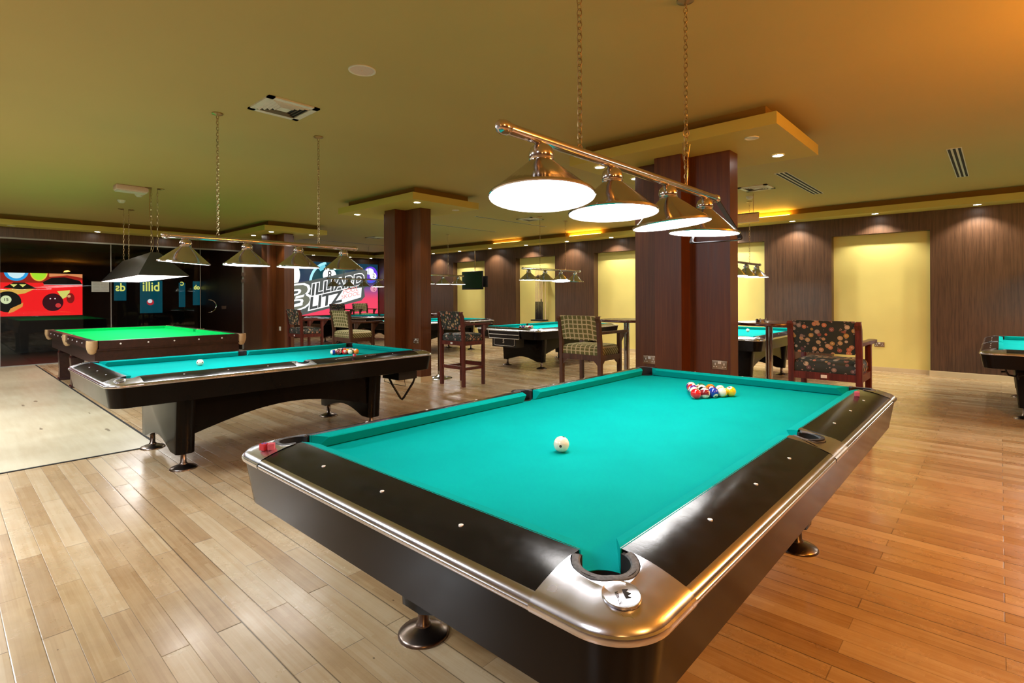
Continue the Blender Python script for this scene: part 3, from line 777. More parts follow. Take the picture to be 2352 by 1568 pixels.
L2 = lamp('brass-toned four-shade lamp over the left pool table', (-4.93, 0), (1.41, 1.89, 2.36, 2.83), (1.26, 2.96), 1.825, 1.605, (1.65, 2.565), off=(3,), tilts=((0, 5), (0, 1), (0, 1), (5, 1)))
def far_lamp(label, x, yc, off=(), z=1.86, tilts=None): return lamp(label, (x, 0), (yc - .76, yc - .255, yc + .255, yc + .76), (yc - .93, yc + .93), z, z - .225, (yc - .42, yc + .42), glow='glow_far', mats=('chrome', 'chrome', 'chain'), off=off, link=.06, tilts=tilts)
far_lamp('silver four-shade lamp in front of the cue rack niche', -6.7, 8.54, (3,), tilts=((0, 0), (0, 1), (-7, 0), (4, 2)))
far_lamp('silver four-shade lamp just left of the hanging television', -10.35, 8.45)
far_lamp('silver four-shade lamp partly hidden to the right of the large column', -3.1, 8.87)
far_lamp('silver four-shade lamp in front of the lit billiard picture', -14.3, 8.64, (0, 1, 2))
far_lamp('silver four-shade lamp over the table at the right edge', .62, 8.7)

# ball triangle hung on the lamp
t = thing('ball_triangle', 'black plastic ball triangle hanging on the far end of the copper lamp', 'triangle rack', (0, 0, 0))
P_ = [Vector((-1.262, 3.175, 1.925)), Vector((-1.141, 3.288, 1.66)), Vector((-1.373, 3.076, 1.64))]
path = []
for i in range(3):
    a, b_, c = P_[i - 1], P_[i], P_[(i + 1) % 3]
    u = (a - b_).normalized(); w = (c - b_).normalized()
    for k in range(5):
        s = k / 4; path.append(b_ + u * .03 * (1 - s) ** 2 + w * .03 * s ** 2)
mb = MB(); nrm = Vector((-.676, .737, 0)); L = []; N = len(path)
cen = (P_[0] + P_[1] + P_[2]) / 3
for i in range(N):
    o_ = (path[i] - cen).normalized()
    L.append([tuple(path[i] + o_ * a + nrm * b_) for a, b_ in ((.004, -.028), (.007, -.018), (.004, 0), (.007, .018), (.004, .028), (-.004, .028), (-.004, -.028))])
L.append(L[0]); mb.loops(L, 0, True, False, False); mb.obj('frame', mat('triangle_plastic', C(.02, .02, .025), .22), t)

# snooker canopy
t = thing('canopy_lamp', 'long black pyramid canopy lamp over the green snooker table', 'hanging lamp', (-10.21, 2.24, 0), math.radians(-3.9))
hx, hy, zb, zt = 1.92, .29, 1.62, 1.975
mb = MB(); L = [[(a * hx, b_ * hy, zb) for a, b_ in ((-1, -1), (1, -1), (1, 1), (-1, 1))], [(a * hx, b_ * hy, zb + .01) for a, b_ in ((-1, -1), (1, -1), (1, 1), (-1, 1))], [(a * 1.30, b_ * .05, zt) for a, b_ in ((-1, -1), (1, -1), (1, 1), (-1, 1))]]
mb.loops(L, 0, True, False, True, None, False); mb.obj('canopy', M['canopy'], t)
mb = MB(); mb.box(-hx + .006, hx - .006, -hy + .006, hy - .006, zb + .002, zb + .006); mb.obj('diffuser', M['glow_snk'], t)
for x in (-1.25, 1.25):
    for y in (-.07, .08):
        mb = MB(); chain_mb(mb, x, y * .5, zt, ZC - .02, .06, .0018, .010); mb.lathe([(.0001, -.02), (.045, -.008), (.045, 0), (.0001, 0)], 16, 0, Matrix.Translation((x, y, ZC)), True, False); mb.obj('chain', M['chain'], t)
mb = MB(); mb.tube([(1.25, -.05, ZC - .02), (1.26, -.06, 2.6), (1.30, -.05, 2.3), (1.33, -.03, 2.2), (1.22, .0, 2.05), (1.1, 0, zt)], .006, 6); mb.obj('cable', M['chain'], t)

# ------------------------------------------------------------------ chairs
def chair(label, loc, fabric, w=.53, group='tall wooden bar chairs', rz=0, plain=False):
    T = thing('bar_chair', label, 'chair', loc, rz, group)
    wd = M['chair_brown'] if plain else M['chair_wood']; s = .022; h = w / 2 - s; d = .20
    for sx in (-1, 1):
        mb = MB(); L = []
        for y, z in ((-d, 0), (-d, .62), (-d - .005, .80), (-d - .03, 1.03), (-d - .055, 1.075), (-d - .04, 1.098), (-d - .0, 1.10)):
            q = s if z < 1.09 else s * .8
            L.append([(sx * h + a * q, y + b_ * q, z) for a, b_ in ((-1, -1), (1, -1), (1, 1), (-1, 1))])
        mb.loops(L, 0, True, True, True, None, False); mb.obj('rear_post', wd, T)
        mb = MB(); mb.rbox(sx * h - s, sx * h + s, d - s, d + s, 0, .90, .004); mb.obj('leg', wd, T)
        # arm with wider front paddle
        mb = MB(); xo = sx * h
        pl = [(xo - .022, -d), (xo + .022, -d), (xo + .026, .05), (xo + .04, d), (xo + .045, d + .12), (xo + .02, d + .17), (xo - .02, d + .16), (xo - .026, .05)]
        if sx < 0: pl = [(xo * 2 - x_, y_) for x_, y_ in pl][::-1]
        mb.prism(pl, .90, .928); ar = mb.obj('armrest', wd, T)
        mb = MB(); mb.prism([(xo - .018, d + .16), (xo + .022, d + .165), (xo + .022, d + .185), (xo - .018, d + .185)], .903, .925); mb.obj('cue_holder', M['brass'], ar)
        mb = MB(); v = [(xo - .012, d + .02, .78), (xo + .012, d + .02, .78), (xo + .012, d + .12, .90), (xo - .012, d + .12, .90), (xo + .012, d + .02, .90), (xo - .012, d + .02, .90)]
        mb.add(v, [(0, 1, 2, 3), (0, 5, 4, 1), (1, 4, 2), (0, 3, 5), (3, 2, 4, 5)]); mb.obj('arm_bracket', wd, T)
        if not plain:
            mb = MB(); mb.box(sx * h - .012, sx * h + .012, -d, d, .24, .28); mb.obj('stretcher', wd, T)
    mb = MB(); z0, z1 = .605, .665
    for y in (-d, d): mb.box(-h, h, y - .018, y + .018, z0, z1)
    for sx in (-1, 1): mb.box(sx * h - .018, sx * h + .018, -d, d, z0, z1)
    if plain:
        for sx in (-1, 1):
            for y in (-d, d):
                mb.add([(sx * h, y - .012, z0), (sx * (h - .08), y - .012, z0), (sx * h, y - .012, z0 - .08), (sx * h, y + .012, z0), (sx * (h - .08), y + .012, z0), (sx * h, y + .012, z0 - .08)], [(0, 1, 2), (5, 4, 3), (1, 4, 5, 2), (0, 3, 4, 1)])
                mb.add([(sx * h - .012, y, z0), (sx * h - .012, y * .6, z0), (sx * h - .012, y, z0 - .08), (sx * h + .012, y, z0), (sx * h + .012, y * .6, z0), (sx * h + .012, y, z0 - .08)], [(0, 1, 2), (5, 4, 3), (1, 4, 5, 2), (0, 3, 4, 1)])
    mb.obj('seat_frame', wd, T)
    if not plain:
        mb = MB(); mb.box(-h, h, -d - .012, -d + .012, .25, .30); mb.obj('stretcher', wd, T)
        mb = MB(); mb.box(-h, h, d - .015, d + .015, .27, .33, 0); mb.obj('foot_rest', wd, T)
        mb = MB(); mb.box(-h + .02, h - .02, d - .02, d + .024, .3305, .334); mb.obj('foot_plate', M['steel'], T)
        mb = MB(); mb.box(-.022, .022, -d - .0215, -d - .018, .622, .648); mb.obj('number_tag', M['white'], T)
    # cushions
    mb = MB(); L = []
    for ins, z in ((.0, .665), (-.006, .69), (-.004, .73), (.012, .755), (.05, .772), (.12, .778)):
        L.append([(a * (w / 2 - .026 - ins * .9), b_ * (d + .005 - ins * .7), z) for a, b_ in ((-1, -1), (-.33, -1.0), (.33, -1.0), (1, -1), (1, -.33), (1, .33), (1, 1), (.33, 1), (-.33, 1), (-1, 1), (-1, .33), (-1, -.33))])
    mb.loops(L, 0, True, True, True); mb.obj('seat', M[fabric], T, sharp=60)
    mb = MB(); L = []
    for i in range(9):
        u = i / 8; z = .83 + .275 * u; yo = -d - .006 - .05 * u ** 1.6
        tk = .030 * math.sin(PI * min(max(u, .07), .93)) ** .35
        if u == 1: yo -= .004
        wi = w / 2 - .040 + (.0 if .1 < u < .9 else -.012 * (1 if u < .5 else .4))
        L.append([(-wi, yo - tk * .4, z), (-wi * .6, yo - tk, z), (wi * .6, yo - tk, z), (wi, yo - tk * .4, z), (wi, yo + tk * .6, z), (wi * .6, yo + tk * 1.2, z), (-wi * .6, yo + tk * 1.2, z), (-wi, yo + tk * .6, z)])
    mb.loops(L, 0, True, True, True); mb.obj('backrest', M[fabric], T, sharp=70)
    return T
gC = 'tall wooden bar chairs'
cA = chair('ball-print bar chair beside the chrome ring-base table, right of the middle column', (-6.02, 5.44, 0), 'print')
cB = chair('plaid bar chair with corner brackets just left of the large column', (-3.51, 5.17, 0), 'plaid', .57, plain=True)
register()
def redo(c, label, loc, rz=0, sc=None): return dup(c, label, loc, rz, gC, sc)
redo(cA, 'ball-print bar chair close behind the right end of the nearest pool table', (-1.098, 5.31, 0), 0, (1.04, 1.0, 1.005))
redo(cA, 'dark ball-print bar chair beside the leftmost column, left of the plaid ones', (-9.39, 4.62, 0), 0, (1.02, .95, 1))
redo(cB, 'plaid bar chair left of the middle column, behind the racked left table', (-7.88, 4.70, 0), 0, (1, 1, 1))
redo(cA, 'far dark bar chair in front of the lit picture, its top above the plaid chair', (-15.85, 9.0, 0), -PI / 2)
redo(cB, 'far plaid bar chair against the red part of the lit picture', (-15.85, 9.85, 0), -PI / 2)

# small yellow chalk cone on the seat
mb = MB(); mb.lathe([(.016, 0), (.010, .04), (.005, .12), (.002, .155), (.0001, .156)], 12); o = mb.obj('glue_bottle', mat('pale_yellow', C(.75, .72, .32), .5)); o.location = (-5.93, 5.60, .7805)
tag(o, 'small pale yellow pointed bottle standing on the seat of the ball-print chair', 'bottle')

# ------------------------------------------------------------------ bar tables
def bar_table(label, x, y, z=1.05, r=.33, rb=.25):
    T = thing('bar_table', label, 'high table', (x, y, 0), 0, 'round high tables on chrome poles')
    mb = MB(); mb.lathe([(.0001, z - .028), (r - .006, z - .028), (r, z - .022), (r, z - .006), (r - .004, z), (.0001, z)], 40, 0, None, True, False); mb.obj('tabletop', M['bar_top'], T)
    mb = MB(); mb.lathe([(.034, .03), (.034, z - .03)], 24); mb.obj('pole', M['chrome'], T)
    mb = MB(); mb.lathe([(rb, 0), (rb, .010), (rb - .015, .018), (.12, .026), (.06, .045), (.045, .06), (.035, .062)], 40, 0, None, True, True); mb.obj('base', M['chrome'], T)
    mb = MB(); mb.tube([(.17 * math.cos(a), .17 * math.sin(a), .30) for a in [2 * PI * k / 24 for k in range(24)]], .009, 6, 0, True)
    for a in (0, 2.1, 4.2): mb.tube([(.03 * math.cos(a), .03 * math.sin(a), .30), (.17 * math.cos(a), .17 * math.sin(a), .30)], .007, 6)
    return T
bar_table('round high table on chrome pole right of the middle column', -6.70, 5.56, 1.05, .235, .20)
bar_table('round high table on chrome pole between the plaid chair and the large column', -3.42, 5.83, 1.035)
bar_table('round high table on chrome pole right of the large column, holding an ashtray', -1.72, 5.72, 1.055)
bar_table('far round high table in front of the red part of the lit picture', -15.3, 9.55, 1.03, .36) if False else None
def ashtray(label, x, y, z):
    mb = MB(); mb.lathe([(.0001, 0), (.045, 0), (.05, .004), (.05, .03), (.044, .03), (.04, .008), (.0001, .006)], 20, 0, None, True, False)
    for k in range(3):
        a = 2 * PI * k / 3; mb.box(-.006 + .047 * math.cos(a), .006 + .047 * math.cos(a), -.006 + .047 * math.sin(a), .006 + .047 * math.sin(a), .03, .036)
    o = mb.obj('ashtray', M['steel']); o.location = (x, y, z); tag(o, label, 'ashtray', 'metal ashtrays on high tables')
ashtray('silver ashtray on the high table right of the large column', -1.78, 5.66, 1.055)
ashtray('silver ashtray on the high table beside the ball-print chair', -6.60, 5.60, 1.05)

# ------------------------------------------------------------------ cue rack in second niche
T = thing('cue_rack', 'wall rack in the yellow niche holding upright cues', 'cue rack', (-9.14, YW - .02, 0))
mb = MB(); mb.rbox(-.20, .20, -.10, .17, .66, .70, .01); mb.obj('base_shelf', M['black'], T)
mb = MB(); mb.box(-.15, .15, .02, .08, 1.83, 1.86); mb.box(-.15, .15, .10, .168, 1.78, 1.90); mb.box(-.01, .01, .05, .12, 1.83, 1.86); mb.obj('clip_bar', M['cue_dark'], T)
for k in range(8):
    x = -9.14 - .135 + .27 * k / 7 if k < 7 else -9.14 + .20
    zt_ = 2.06 + (.01 * ((k * 37) % 5)); zj = 1.18 + (.07 if k == 5 else 0)
    q = thing('pool_cue', 'upright cue in the wall rack, %s' % ('leftmost', 'second from the left', 'third from the left', 'fourth from the left', 'third from the right', 'the taller dark butt, second from the right', 'right end of the close group', 'all pale, standing apart at the right')[k], 'cue', (x, YW + .02, .70), 0, 'cues standing in the wall rack')
    if k == 7:
        mb = MB(); mb.lathe([(.014, 0), (.006, 1.35), (.0001, 1.351)], 8); mb.obj('shaft', M['cue_pale'], q)
    else:
        mb = MB(); mb.lathe([(.016, 0), (.012, zj - .70), (.0001, zj - .70)], 8); mb.obj('butt', M['cue_dark'], q)
        mb = MB(); mb.lathe([(.0115, zj - .70), (.006, zt_ - .70), (.0001, zt_ - .70)], 8); mb.obj('shaft', M['cue_pale'], q)

# ------------------------------------------------------------------ television
T = thing('television', 'flat television hanging from a pole in the leftmost yellow niche', 'television', (-11.50, 10.80, 1.80), math.radians(-2))
mb = MB(); mb.rbox(-.46, .46, -.022, .022, -.27, .27, .01); mb.obj('casing', M['black'], T)
mb = MB(); mb.box(-.435, .435, -.0245, -.0225, -.235, .245); mb.obj('screen', M['tv'], T)
mb = MB(); mb.box(.40, .56, .05, .10, -.2, .12); mb.obj('rear_unit', M['black'], T)
mb = MB(); mb.tube([(0.05, .06, -.05), (.05, .06, .90)], .014, 10); mb.box(-.05, .15, .02, .08, -.1, .1); mb.obj('ceiling_mount', M['steel'], T)

# ------------------------------------------------------------------ sockets
def socket(label, x, y, z, kind='double', m='brass', rz=0, w=.147, h=.086):
    T = thing('wall_socket', label, 'socket', (x, y, z), rz, 'electric sockets low on the wood')
    if kind == 'single': w = .086
    mb = MB(); mb.rbox(-w / 2, w / 2, -.008, 0, -h / 2, h / 2, .003); mb.obj('plate', M[m], T)
    mb = MB()
    for cx in ((-.042, .042) if kind == 'double' else (0,)):
        mb.box(cx - .004, cx + .004, -.0095, -.0075, -.002, .018); mb.box(cx - .018, cx - .006, -.0095, -.0075, -.022, -.014); mb.box(cx + .006, cx + .018, -.0095, -.0075, -.022, -.014)
    mb.obj('pins', M['white'], T)
    if kind == 'double':
        mb = MB(); mb.box(-.014, -.001, -.011, -.008, .010, .034); mb.box(.001, .014, -.011, -.008, .010, .034); mb.obj('switch', M['white'], T)
    return T
socket('double socket on the left panel of the large column', -2.709, 5.089, .655)
socket('double socket on the right panel of the large column', -1.975, 5.089, .662)
socket('small socket at the left side of the middle column', -7.42, 5.089, .652)
socket('double socket on the right panel of the middle column', -6.70, 5.089, .635)
socket('small brass socket on the wooden wall left of the leftmost column', -12.60, 5.299, .655, 'single')
socket('white square switch on the leftmost column', -11.50, 5.089, .645, 'single', 'white')
socket('double socket on the yellow niche behind the right bar chair', -1.555, YW + .169, .46)

# ------------------------------------------------------------------ ceiling fittings
def diffuser(label, x, y, s=.42, n=4):
    T = thing('air_vent', label, 'air vent', (x, y, ZC), 0, 'square ceiling air vents')
    h = s / 2; mb = MB()
    mb.box(-h, h, -h, -h + .05, -.012, 0); mb.box(-h, h, h - .05, h, -.012, 0); mb.box(-h, -h + .05, -h, h, -.012, 0); mb.box(h - .05, h, -h, h, -.012, 0); mb.obj('frame', M['vent'], T)
    mb = MB(); mb.box(-h + .04, h - .04, -h + .04, h - .04, -.004, -.001); mb.obj('backing', M['dark'], T)
    mb = MB()
    for k in range(n):
        a = h - .055 - k * (h - .09) / n; t_ = .012
        v = []
        for sgn in range(4):
            pass
        o = [(-a, -a), (a, -a), (a, a), (-a, a)]; i = [(x_ * (a - t_) / a, y_ * (a - t_) / a) for x_, y_ in o]
        vs = [(p[0], p[1], -.004) for p in o] + [(p[0], p[1], -.018) for p in i]
        mb.add(vs, [(j, (j + 1) % 4, 4 + (j + 1) % 4, 4 + j) for j in range(4)])
        vs = [(p[0] * .985, p[1] * .985, -.003) for p in o] + [(p[0] * .985, p[1] * .985, -.017) for p in i]
        mb.add(vs, [(4 + j, 4 + (j + 1) % 4, (j + 1) % 4, j) for j in range(4)])
    a = .045; mb.box(-a, a, -a, a, -.016, -.012); mb.obj('louvre', M['vent'], T)
    return T
diffuser('large square air vent on the ceiling left of the round speaker', -4.39, 1.98, .42)
diffuser('square air vent on the ceiling right of the large column', -2.62, 8.15, .40)
diffuser('square air vent on the ceiling behind the copper lamp shades', -7.05, 8.23, .40)
diffuser('square air vent on the ceiling above the lit billiard picture', -12.2, 7.95, .40)
def slot(label, x, y0, y1, w=.15, n=3):
    T = thing('slot_vent', label, 'air vent', (x, (y0 + y1) / 2, ZC), 0, 'long slot air vents in the ceiling')
    h = (y1 - y0) / 2; mb = MB(); mb.box(-w / 2, w / 2, -h, h, -.004, 0); mb.obj('frame', M['vent'], T)
    mb = MB()
    for k in range(n):
        c = -w / 2 + w * (k + .5) / n; mb.box(c - w / n * .27, c + w / n * .27, -h + .02, h - .02, -.0055, -.004)
    mb.obj('slots', M['dark'], T)
slot('three-slot air vent in the ceiling right of the column box', -2.07, 7.35, 9.3)
slot('short wide three-slot air vent at the far right of the ceiling', -.36, 7.42, 9.3, .13)
slot('thin slot vent in the ceiling behind the middle column box', -9.07, 7.3, 9.3, .05, 1)
slot('thin slot vent in the ceiling above the cue rack lamp', -7.58, 7.2, 9.4, .05, 1) 
slot('thin slot vent in the ceiling near the lit picture', -13.9, 6.6, 9.5, .05, 1)
T = thing('ceiling_speaker', 'round white speaker flush in the ceiling right of the square vent', 'speaker', (-3.26, 2.02, ZC))
mb = MB(); mb.lathe([(.093, 0), (.093, -.006), (.085, -.008), (.080, -.004)], 36, 0, None, True, False); mb.obj('rim', M['vent'], T)
mb = MB(); mb.lathe([(.081, -.004), (.01, -.005), (.006, -.009), (.0001, -.009)], 36, 0, None, True, False); mb.obj('grille', M['spk'], T)
T = thing('emergency_light', 'slim rectangular emergency light on the ceiling at the left', 'light', (-9.06, 1.90, ZC))
mb = MB(); mb.rbox(-.10, .10, -.19, .19, -.07, 0, .01); mb.obj('housing', M['spk'], T)
mb = MB(); mb.box(-.085, .085, -.175, .175, -.085, -.07); mb.obj('lens', M['vent'], T)
for x, y, l in ((-9.63, 2.12, 'flat round smoke detector beside the slim emergency light'), (-10.45, 2.06, 'small round smoke detector beyond the emergency light, above the canopy lamp'), (-2.93, 8.8, 'round smoke detector on the ceiling close right of the large column')):
    mb = MB(); mb.lathe([(.0001, -.045), (.03, -.044), (.045, -.03), (.055, -.012), (.06, 0)], 20, 0, None, True, False); o = mb.obj('smoke_detector', M['vent'], None, (x, y, ZC)); tag(o, l, 'smoke detector', 'smoke detectors on the ceiling')
T = thing('exit_sign', 'pale hanging sign box near the ceiling just right of the large column', 'sign', (-2.93, 8.6, 2.53))
mb = MB(); mb.rbox(-.20, .20, -.02, .02, -.065, .065, .006); mb.obj('panel', mat('sign_face', C(.75, .55, .32), .5), T)
mb = MB(); mb.box(-.20, .20, -.03, .03, .066, .078); mb.tube([(-.12, 0, .07), (-.12, 0, ZC - 2.53)], .004, 6); mb.tube([(.12, 0, .07), (.12, 0, ZC - 2.53)], .004, 6); mb.obj('mount', M['brass'], T)

# downlights
def downlight(x, y, label, lit=True, z=2.70, power=16, spot=1.25, tilt=None):
    T = thing('downlight', label, 'downlight', (x, y, z), 0, 'recessed downlights')
    mb = MB(); mb.lathe([(.046, -.001), (.048, -.006), (.058, -.006), (.060, 0)], 20, 0, None, True, False); mb.obj('rim', M['dl_ring'], T)
    mb = MB(); mb.lathe([(.0001, -.003), (.048, -.003)], 20, 0, None, False, False); mb.obj('lens', M['dl'] if lit else M['vent'], T)
    if lit:
        l = bpy.data.lights.new('downlight_beam', 'SPOT'); l.energy = power; l.color = (1, .90, .74); l.spot_size = spot; l.spot_blend = .5; l.shadow_soft_size = .03
        o = bpy.data.objects.new('beam', l); COL.objects.link(o); o.parent = T; o.location = (0, 0, -.012)
        if tilt: o.rotation_euler = tilt
desc = ['above the gap right of the rightmost niche', 'over the rightmost visible niche', 'left of the rightmost niche', 'over the niche half hidden by the large column', 'behind the large column', 'over the tall niche left of the large column', 'right of the cue rack niche', 'over the cue rack niche', 'between the television and cue niches', 'over the television niche', 'left of the television niche', 'near the corner beyond the middle column']
for i, x in enumerate((-.25, -1.55, -2.83, -4.1, -5.4, -6.72, -8.01, -9.37, -10.74, -12.03, -13.28, -14.6)):
    downlight(x, 10.77, 'small lit downlight in the back soffit %s' % desc[i], power=62, spot=2.1, tilt=(.05, 0, 0))
for x, d_ in ((1.05, 'beyond the right edge'), (2.35, 'far beyond the right edge')): downlight(x, 10.77, 'small lit downlight in the back soffit %s' % d_, power=40, spot=2.0)
for y, d_ in ((1.0, 'at the far left edge'), (2.31, 'above the red picture glass'), (3.6, 'behind the left lamp bar'), (4.9, 'next to the leftmost column box')): downlight(-13.80, y, 'small lit downlight in the left soffit %s' % d_, lit=(y != 1.0), power=26, spot=1.5)
for y, d_ in ((7.1, 'left end'), (8.4, 'second from the left'), (9.73, 'third from the left'), (10.55, 'corner end')): downlight(-16.5, y, 'small lit downlight above the lit picture, %s' % d_, power=26, spot=1.5)
for x, y, lit, d_ in ((-1.60, 5.61, 1, 'near the right corner of the large column box'), (-1.59, 4.83, 0, 'unlit, at the front of the large column box'), (-3.14, 4.81, 1, 'behind the copper bar, front of the large column box'), (-3.14, 5.57, 1, 'behind the copper bar, rear of the large column box'),
                      (-6.25, 4.77, 1, 'at the front corner of the middle column box'), (-7.88, 4.78, 1, 'at the left corner of the middle column box'), (-6.37, 5.62, 0, 'unlit, on the right of the middle column box'), (-7.86, 5.6, 1, 'at the rear left of the middle column box'),
                      (-12.17, 4.80, 1, 'at the left of the leftmost column box'), (-11.25, 4.80, 1, 'at the front corner of the leftmost column box'), (-11.2, 5.65, 1, 'at the right end of the leftmost column box')):
    downlight(x, y, 'downlight %s' % d_, bool(lit), 2.699, 30, 1.7)

# cove tubes in the soffit recess
for a, b_, d_ in ((-3.75, -2.85, 'right of the large column'), (-7.85, -6.95, 'behind the copper lamp'), (-10.5, -9.5, 'between the middle column and the television')):
    mb = MB(); mb.tube([(a, 10.67, 2.806), (b_, 10.67, 2.806)], .006, 8); o = mb.obj('cove_light', M['cove'] if a != -10.5 else emit('cove_dim', C(1, .5, .08), 30)); tag(o, 'amber cove tube on the soffit ledge %s' % d_, 'light', 'amber cove tubes on the soffit ledge')

# ------------------------------------------------------------------ lit billiard picture
T = thing('billiard_picture', 'huge lit wall picture of billiard balls and slanted BILLIARD BLITZ lettering', 'picture', (XS + .001, 0, 0))
SY0, SY1, SZ0, SZ1 = 7.1, 11.0, .72, 2.50
def bgm():
    b = NB('picture_background'); P = b.sep(b.pos())
    k = b.M('DIVIDE', b.M('SUBTRACT', P[2], SZ0), SZ1 - SZ0)
    c = b.ramp(k, [(0, C(.75, .05, .10)), (.30, C(.70, .05, .11)), (.50, C(.16, .07, .22)), (.64, C(.012, .03, .07)), (1, C(.0, .03, .06))])
    b.set(Base_Color=C(.02, .02, .02), Emission_Color=c, Emission_Strength=.95, Roughness=.3); return b.m
mb = MB(); mb.box(0, .04, SY0, SY1, SZ0, SZ1); mb.obj('panel', bgm(), T)
mb = MB(); mb.box(0, .05, SY1, SY1 + .02, SZ0, SZ1); mb.box(0, .05, SY0 - .02, SY1 + .02, SZ1, SZ1 + .015); mb.obj('frame', M['brass'], T)
def lay(poly, layer, col, st=1.0, name='print'):
    x = .041 + layer * .0015; mb = MB()
    pl = [(min(max(y, SY0), SY1), min(max(z, SZ0), SZ1)) for y, z in poly]
    mb.add([(x, y, z) for y, z in pl], [list(range(len(pl)))]); return mb.obj(name, emit('print', col, st), T)
lay(disc_pts(7.55, 2.05, .52), 1, C(.85, .9, .8), .9, 'white_ball')
lay(disc_pts(9.10, 1.80, .72, 40), 1, C(.0, .045, .06), .9, 'eight_ball')
def crescent(cx, cy, r0, r1, a0, a1, n=14):
    o = [(cx + r1 * math.cos(math.radians(a0 + (a1 - a0) * k / n)), cy + r1 * math.sin(math.radians(a0 + (a1 - a0) * k / n))) for k in range(n + 1)]
    i = [(cx + r0 * math.cos(math.radians(a1 - (a1 - a0) * k / n)), cy + r0 * math.sin(math.radians(a1 - (a1 - a0) * k / n))) for k in range(n + 1)]
    return o + i
lay(crescent(9.10, 1.80, .64, .725, 100, 190), 2, C(.35, .75, .85), .9, 'highlight')
lay(crescent(9.10, 1.80, .50, .64, 105, 130, 6), 2, C(.15, .55, .65), .9, 'highlight')
lay(disc_pts(9.10, 2.06, .245), 2.4, C(.95, .95, .95), 1, 'number_disc')
lay(disc_pts(9.72, 2.0, .10, 20, .17), 2, C(.45, .8, .85), .8, 'highlight')
lay(disc_pts(10.70, 2.12, .29, 30, .30), 1, C(.13, .04, .65), .9, 'two_ball')
lay(disc_pts(10.66, 2.24, .17, 20, .12), 2, C(.7, .75, .95), 1, 'highlight')
lay(crescent(10.70, 2.12, .24, .285, 200, 340), 2, C(.02, .10, .55), .9, 'shade_band')
lay(disc_pts(10.80, 2.08, .14, 20, .13), 3, C(.95, .95, .95), 1, 'number_disc')
lay(disc_pts(10.82, 1.62, .14, 20, .12), 2, C(.65, .25, .35), .9, 'reflected_disc')
RX = Matrix(((0, 0, 1, 0), (1, 0, 0, 0), (0, 1, 0, 0), (0, 0, 0, 1)))   # local x->Y, y->Z, z->X
def stext(s, y, z, size, ang, col, layer, bold=0, sx=1, shear=0, st=1, name='lettering', align='CENTER'):
    mb = MB(); mt = Matrix.Translation((.041 + layer * .0015, y, z)) @ RX @ Matrix.Rotation(math.radians(ang), 4, 'Z')
    text_mb(mb, s, size, mt, 0, bold, 0, align, 3, shear, sx); return mb.obj(name, emit('ink', col, st), T)
stext('8', 9.10, 2.06, .40, 0, C(.02, .02, .02), 2.7, .004, .8)
stext('2', 10.82, 2.09, .20, 0, C(.02, .02, .02), 4, .002)
stext('2', 10.84, 1.61, .17, 180, C(.25, .05, .08), 3, .002)
# slanted lettering
def fit_text(txt, p0, p1, h, layers, lean=.10):
    def raw(off):
        cu = bpy.data.curves.new('t', 'FONT'); cu.body = txt; cu.size = 1; cu.offset = off; cu.resolution_u = 3
        o = bpy.data.objects.new('t', cu); COL.objects.link(o)
        me = bpy.data.meshes.new_from_object(o.evaluated_get(bpy.context.evaluated_depsgraph_get()))
        v = [x.co[:] for x in me.vertices]; f = [list(p.vertices) for p in me.polygons]
        bpy.data.objects.remove(o); bpy.data.meshes.remove(me); bpy.data.curves.remove(cu); return v, f
    v0, _ = raw(0); x0 = min(v[0] for v in v0); x1 = max(v[0] for v in v0); y0 = min(v[1] for v in v0); y1 = max(v[1] for v in v0)
    for off, col, layer, nm in layers:
        vs, fs = raw(off); pts = []
        for x, y, _z in vs:
            u = (x - x0) / (x1 - x0); w_ = (y - y0) / (y1 - y0)
            pts.append((.041 + layer * .0015, min(max(p0[0] + u * (p1[0] - p0[0]) + w_ * h * lean, SY0), SY1), p0[1] + u * (p1[1] - p0[1]) + w_ * h))
        mb = MB(); mb.add(pts, fs); mb.obj(nm, emit('ink', col, 1), T)
INK, PALE = C(.05, .055, .055), C(.86, .86, .86)
lay([(7.1, .72), (8.06, .72), (10.32, 1.20), (10.46, 1.34), (10.42, 1.62), (10.56, 1.75), (10.56, 2.26), (10.36, 2.31), (8.35, 1.86), (7.1, 1.64)], 3, C(.07, .08, .075), 1, 'letter_shadow')
lay([(8.32, .86), (9.5, 1.10), (10.30, 1.31), (10.33, 1.66), (8.45, 1.40)], 4, PALE, 1, 'slab')
fit_text('B', (7.50, .84), (8.36, 1.02), .78, [(.06, PALE, 5, 'letter_outline'), (.01, C(.13, .135, .10), 6, 'lettering')])
lay([(7.90, 1.27), (8.18, 1.33), (8.19, 1.41), (7.92, 1.35)], 7, PALE, 1, 'bar'); lay([(7.86, 1.00), (8.14, 1.06), (8.15, 1.16), (7.88, 1.10)], 7, PALE, 1, 'bar')
fit_text('ILLIARD', (8.47, 1.38), (10.38, 1.80), .37, [(.085, PALE, 5, 'letter_outline'), (.028, INK, 6, 'lettering')])
fit_text('LITZ', (8.40, .93), (9.53, 1.17), .38, [(.085, PALE, 5, 'letter_outline'), (.032, INK, 7, 'lettering')])
fit_text('POOL', (9.60, 1.42), (10.19, 1.56), .155, [(.0, C(.85, .20, .18), 8, 'lettering')])
fit_text('SKOOL', (9.53, 1.25), (10.24, 1.40), .14, [(.0, C(.85, .20, .18), 8, 'lettering')])

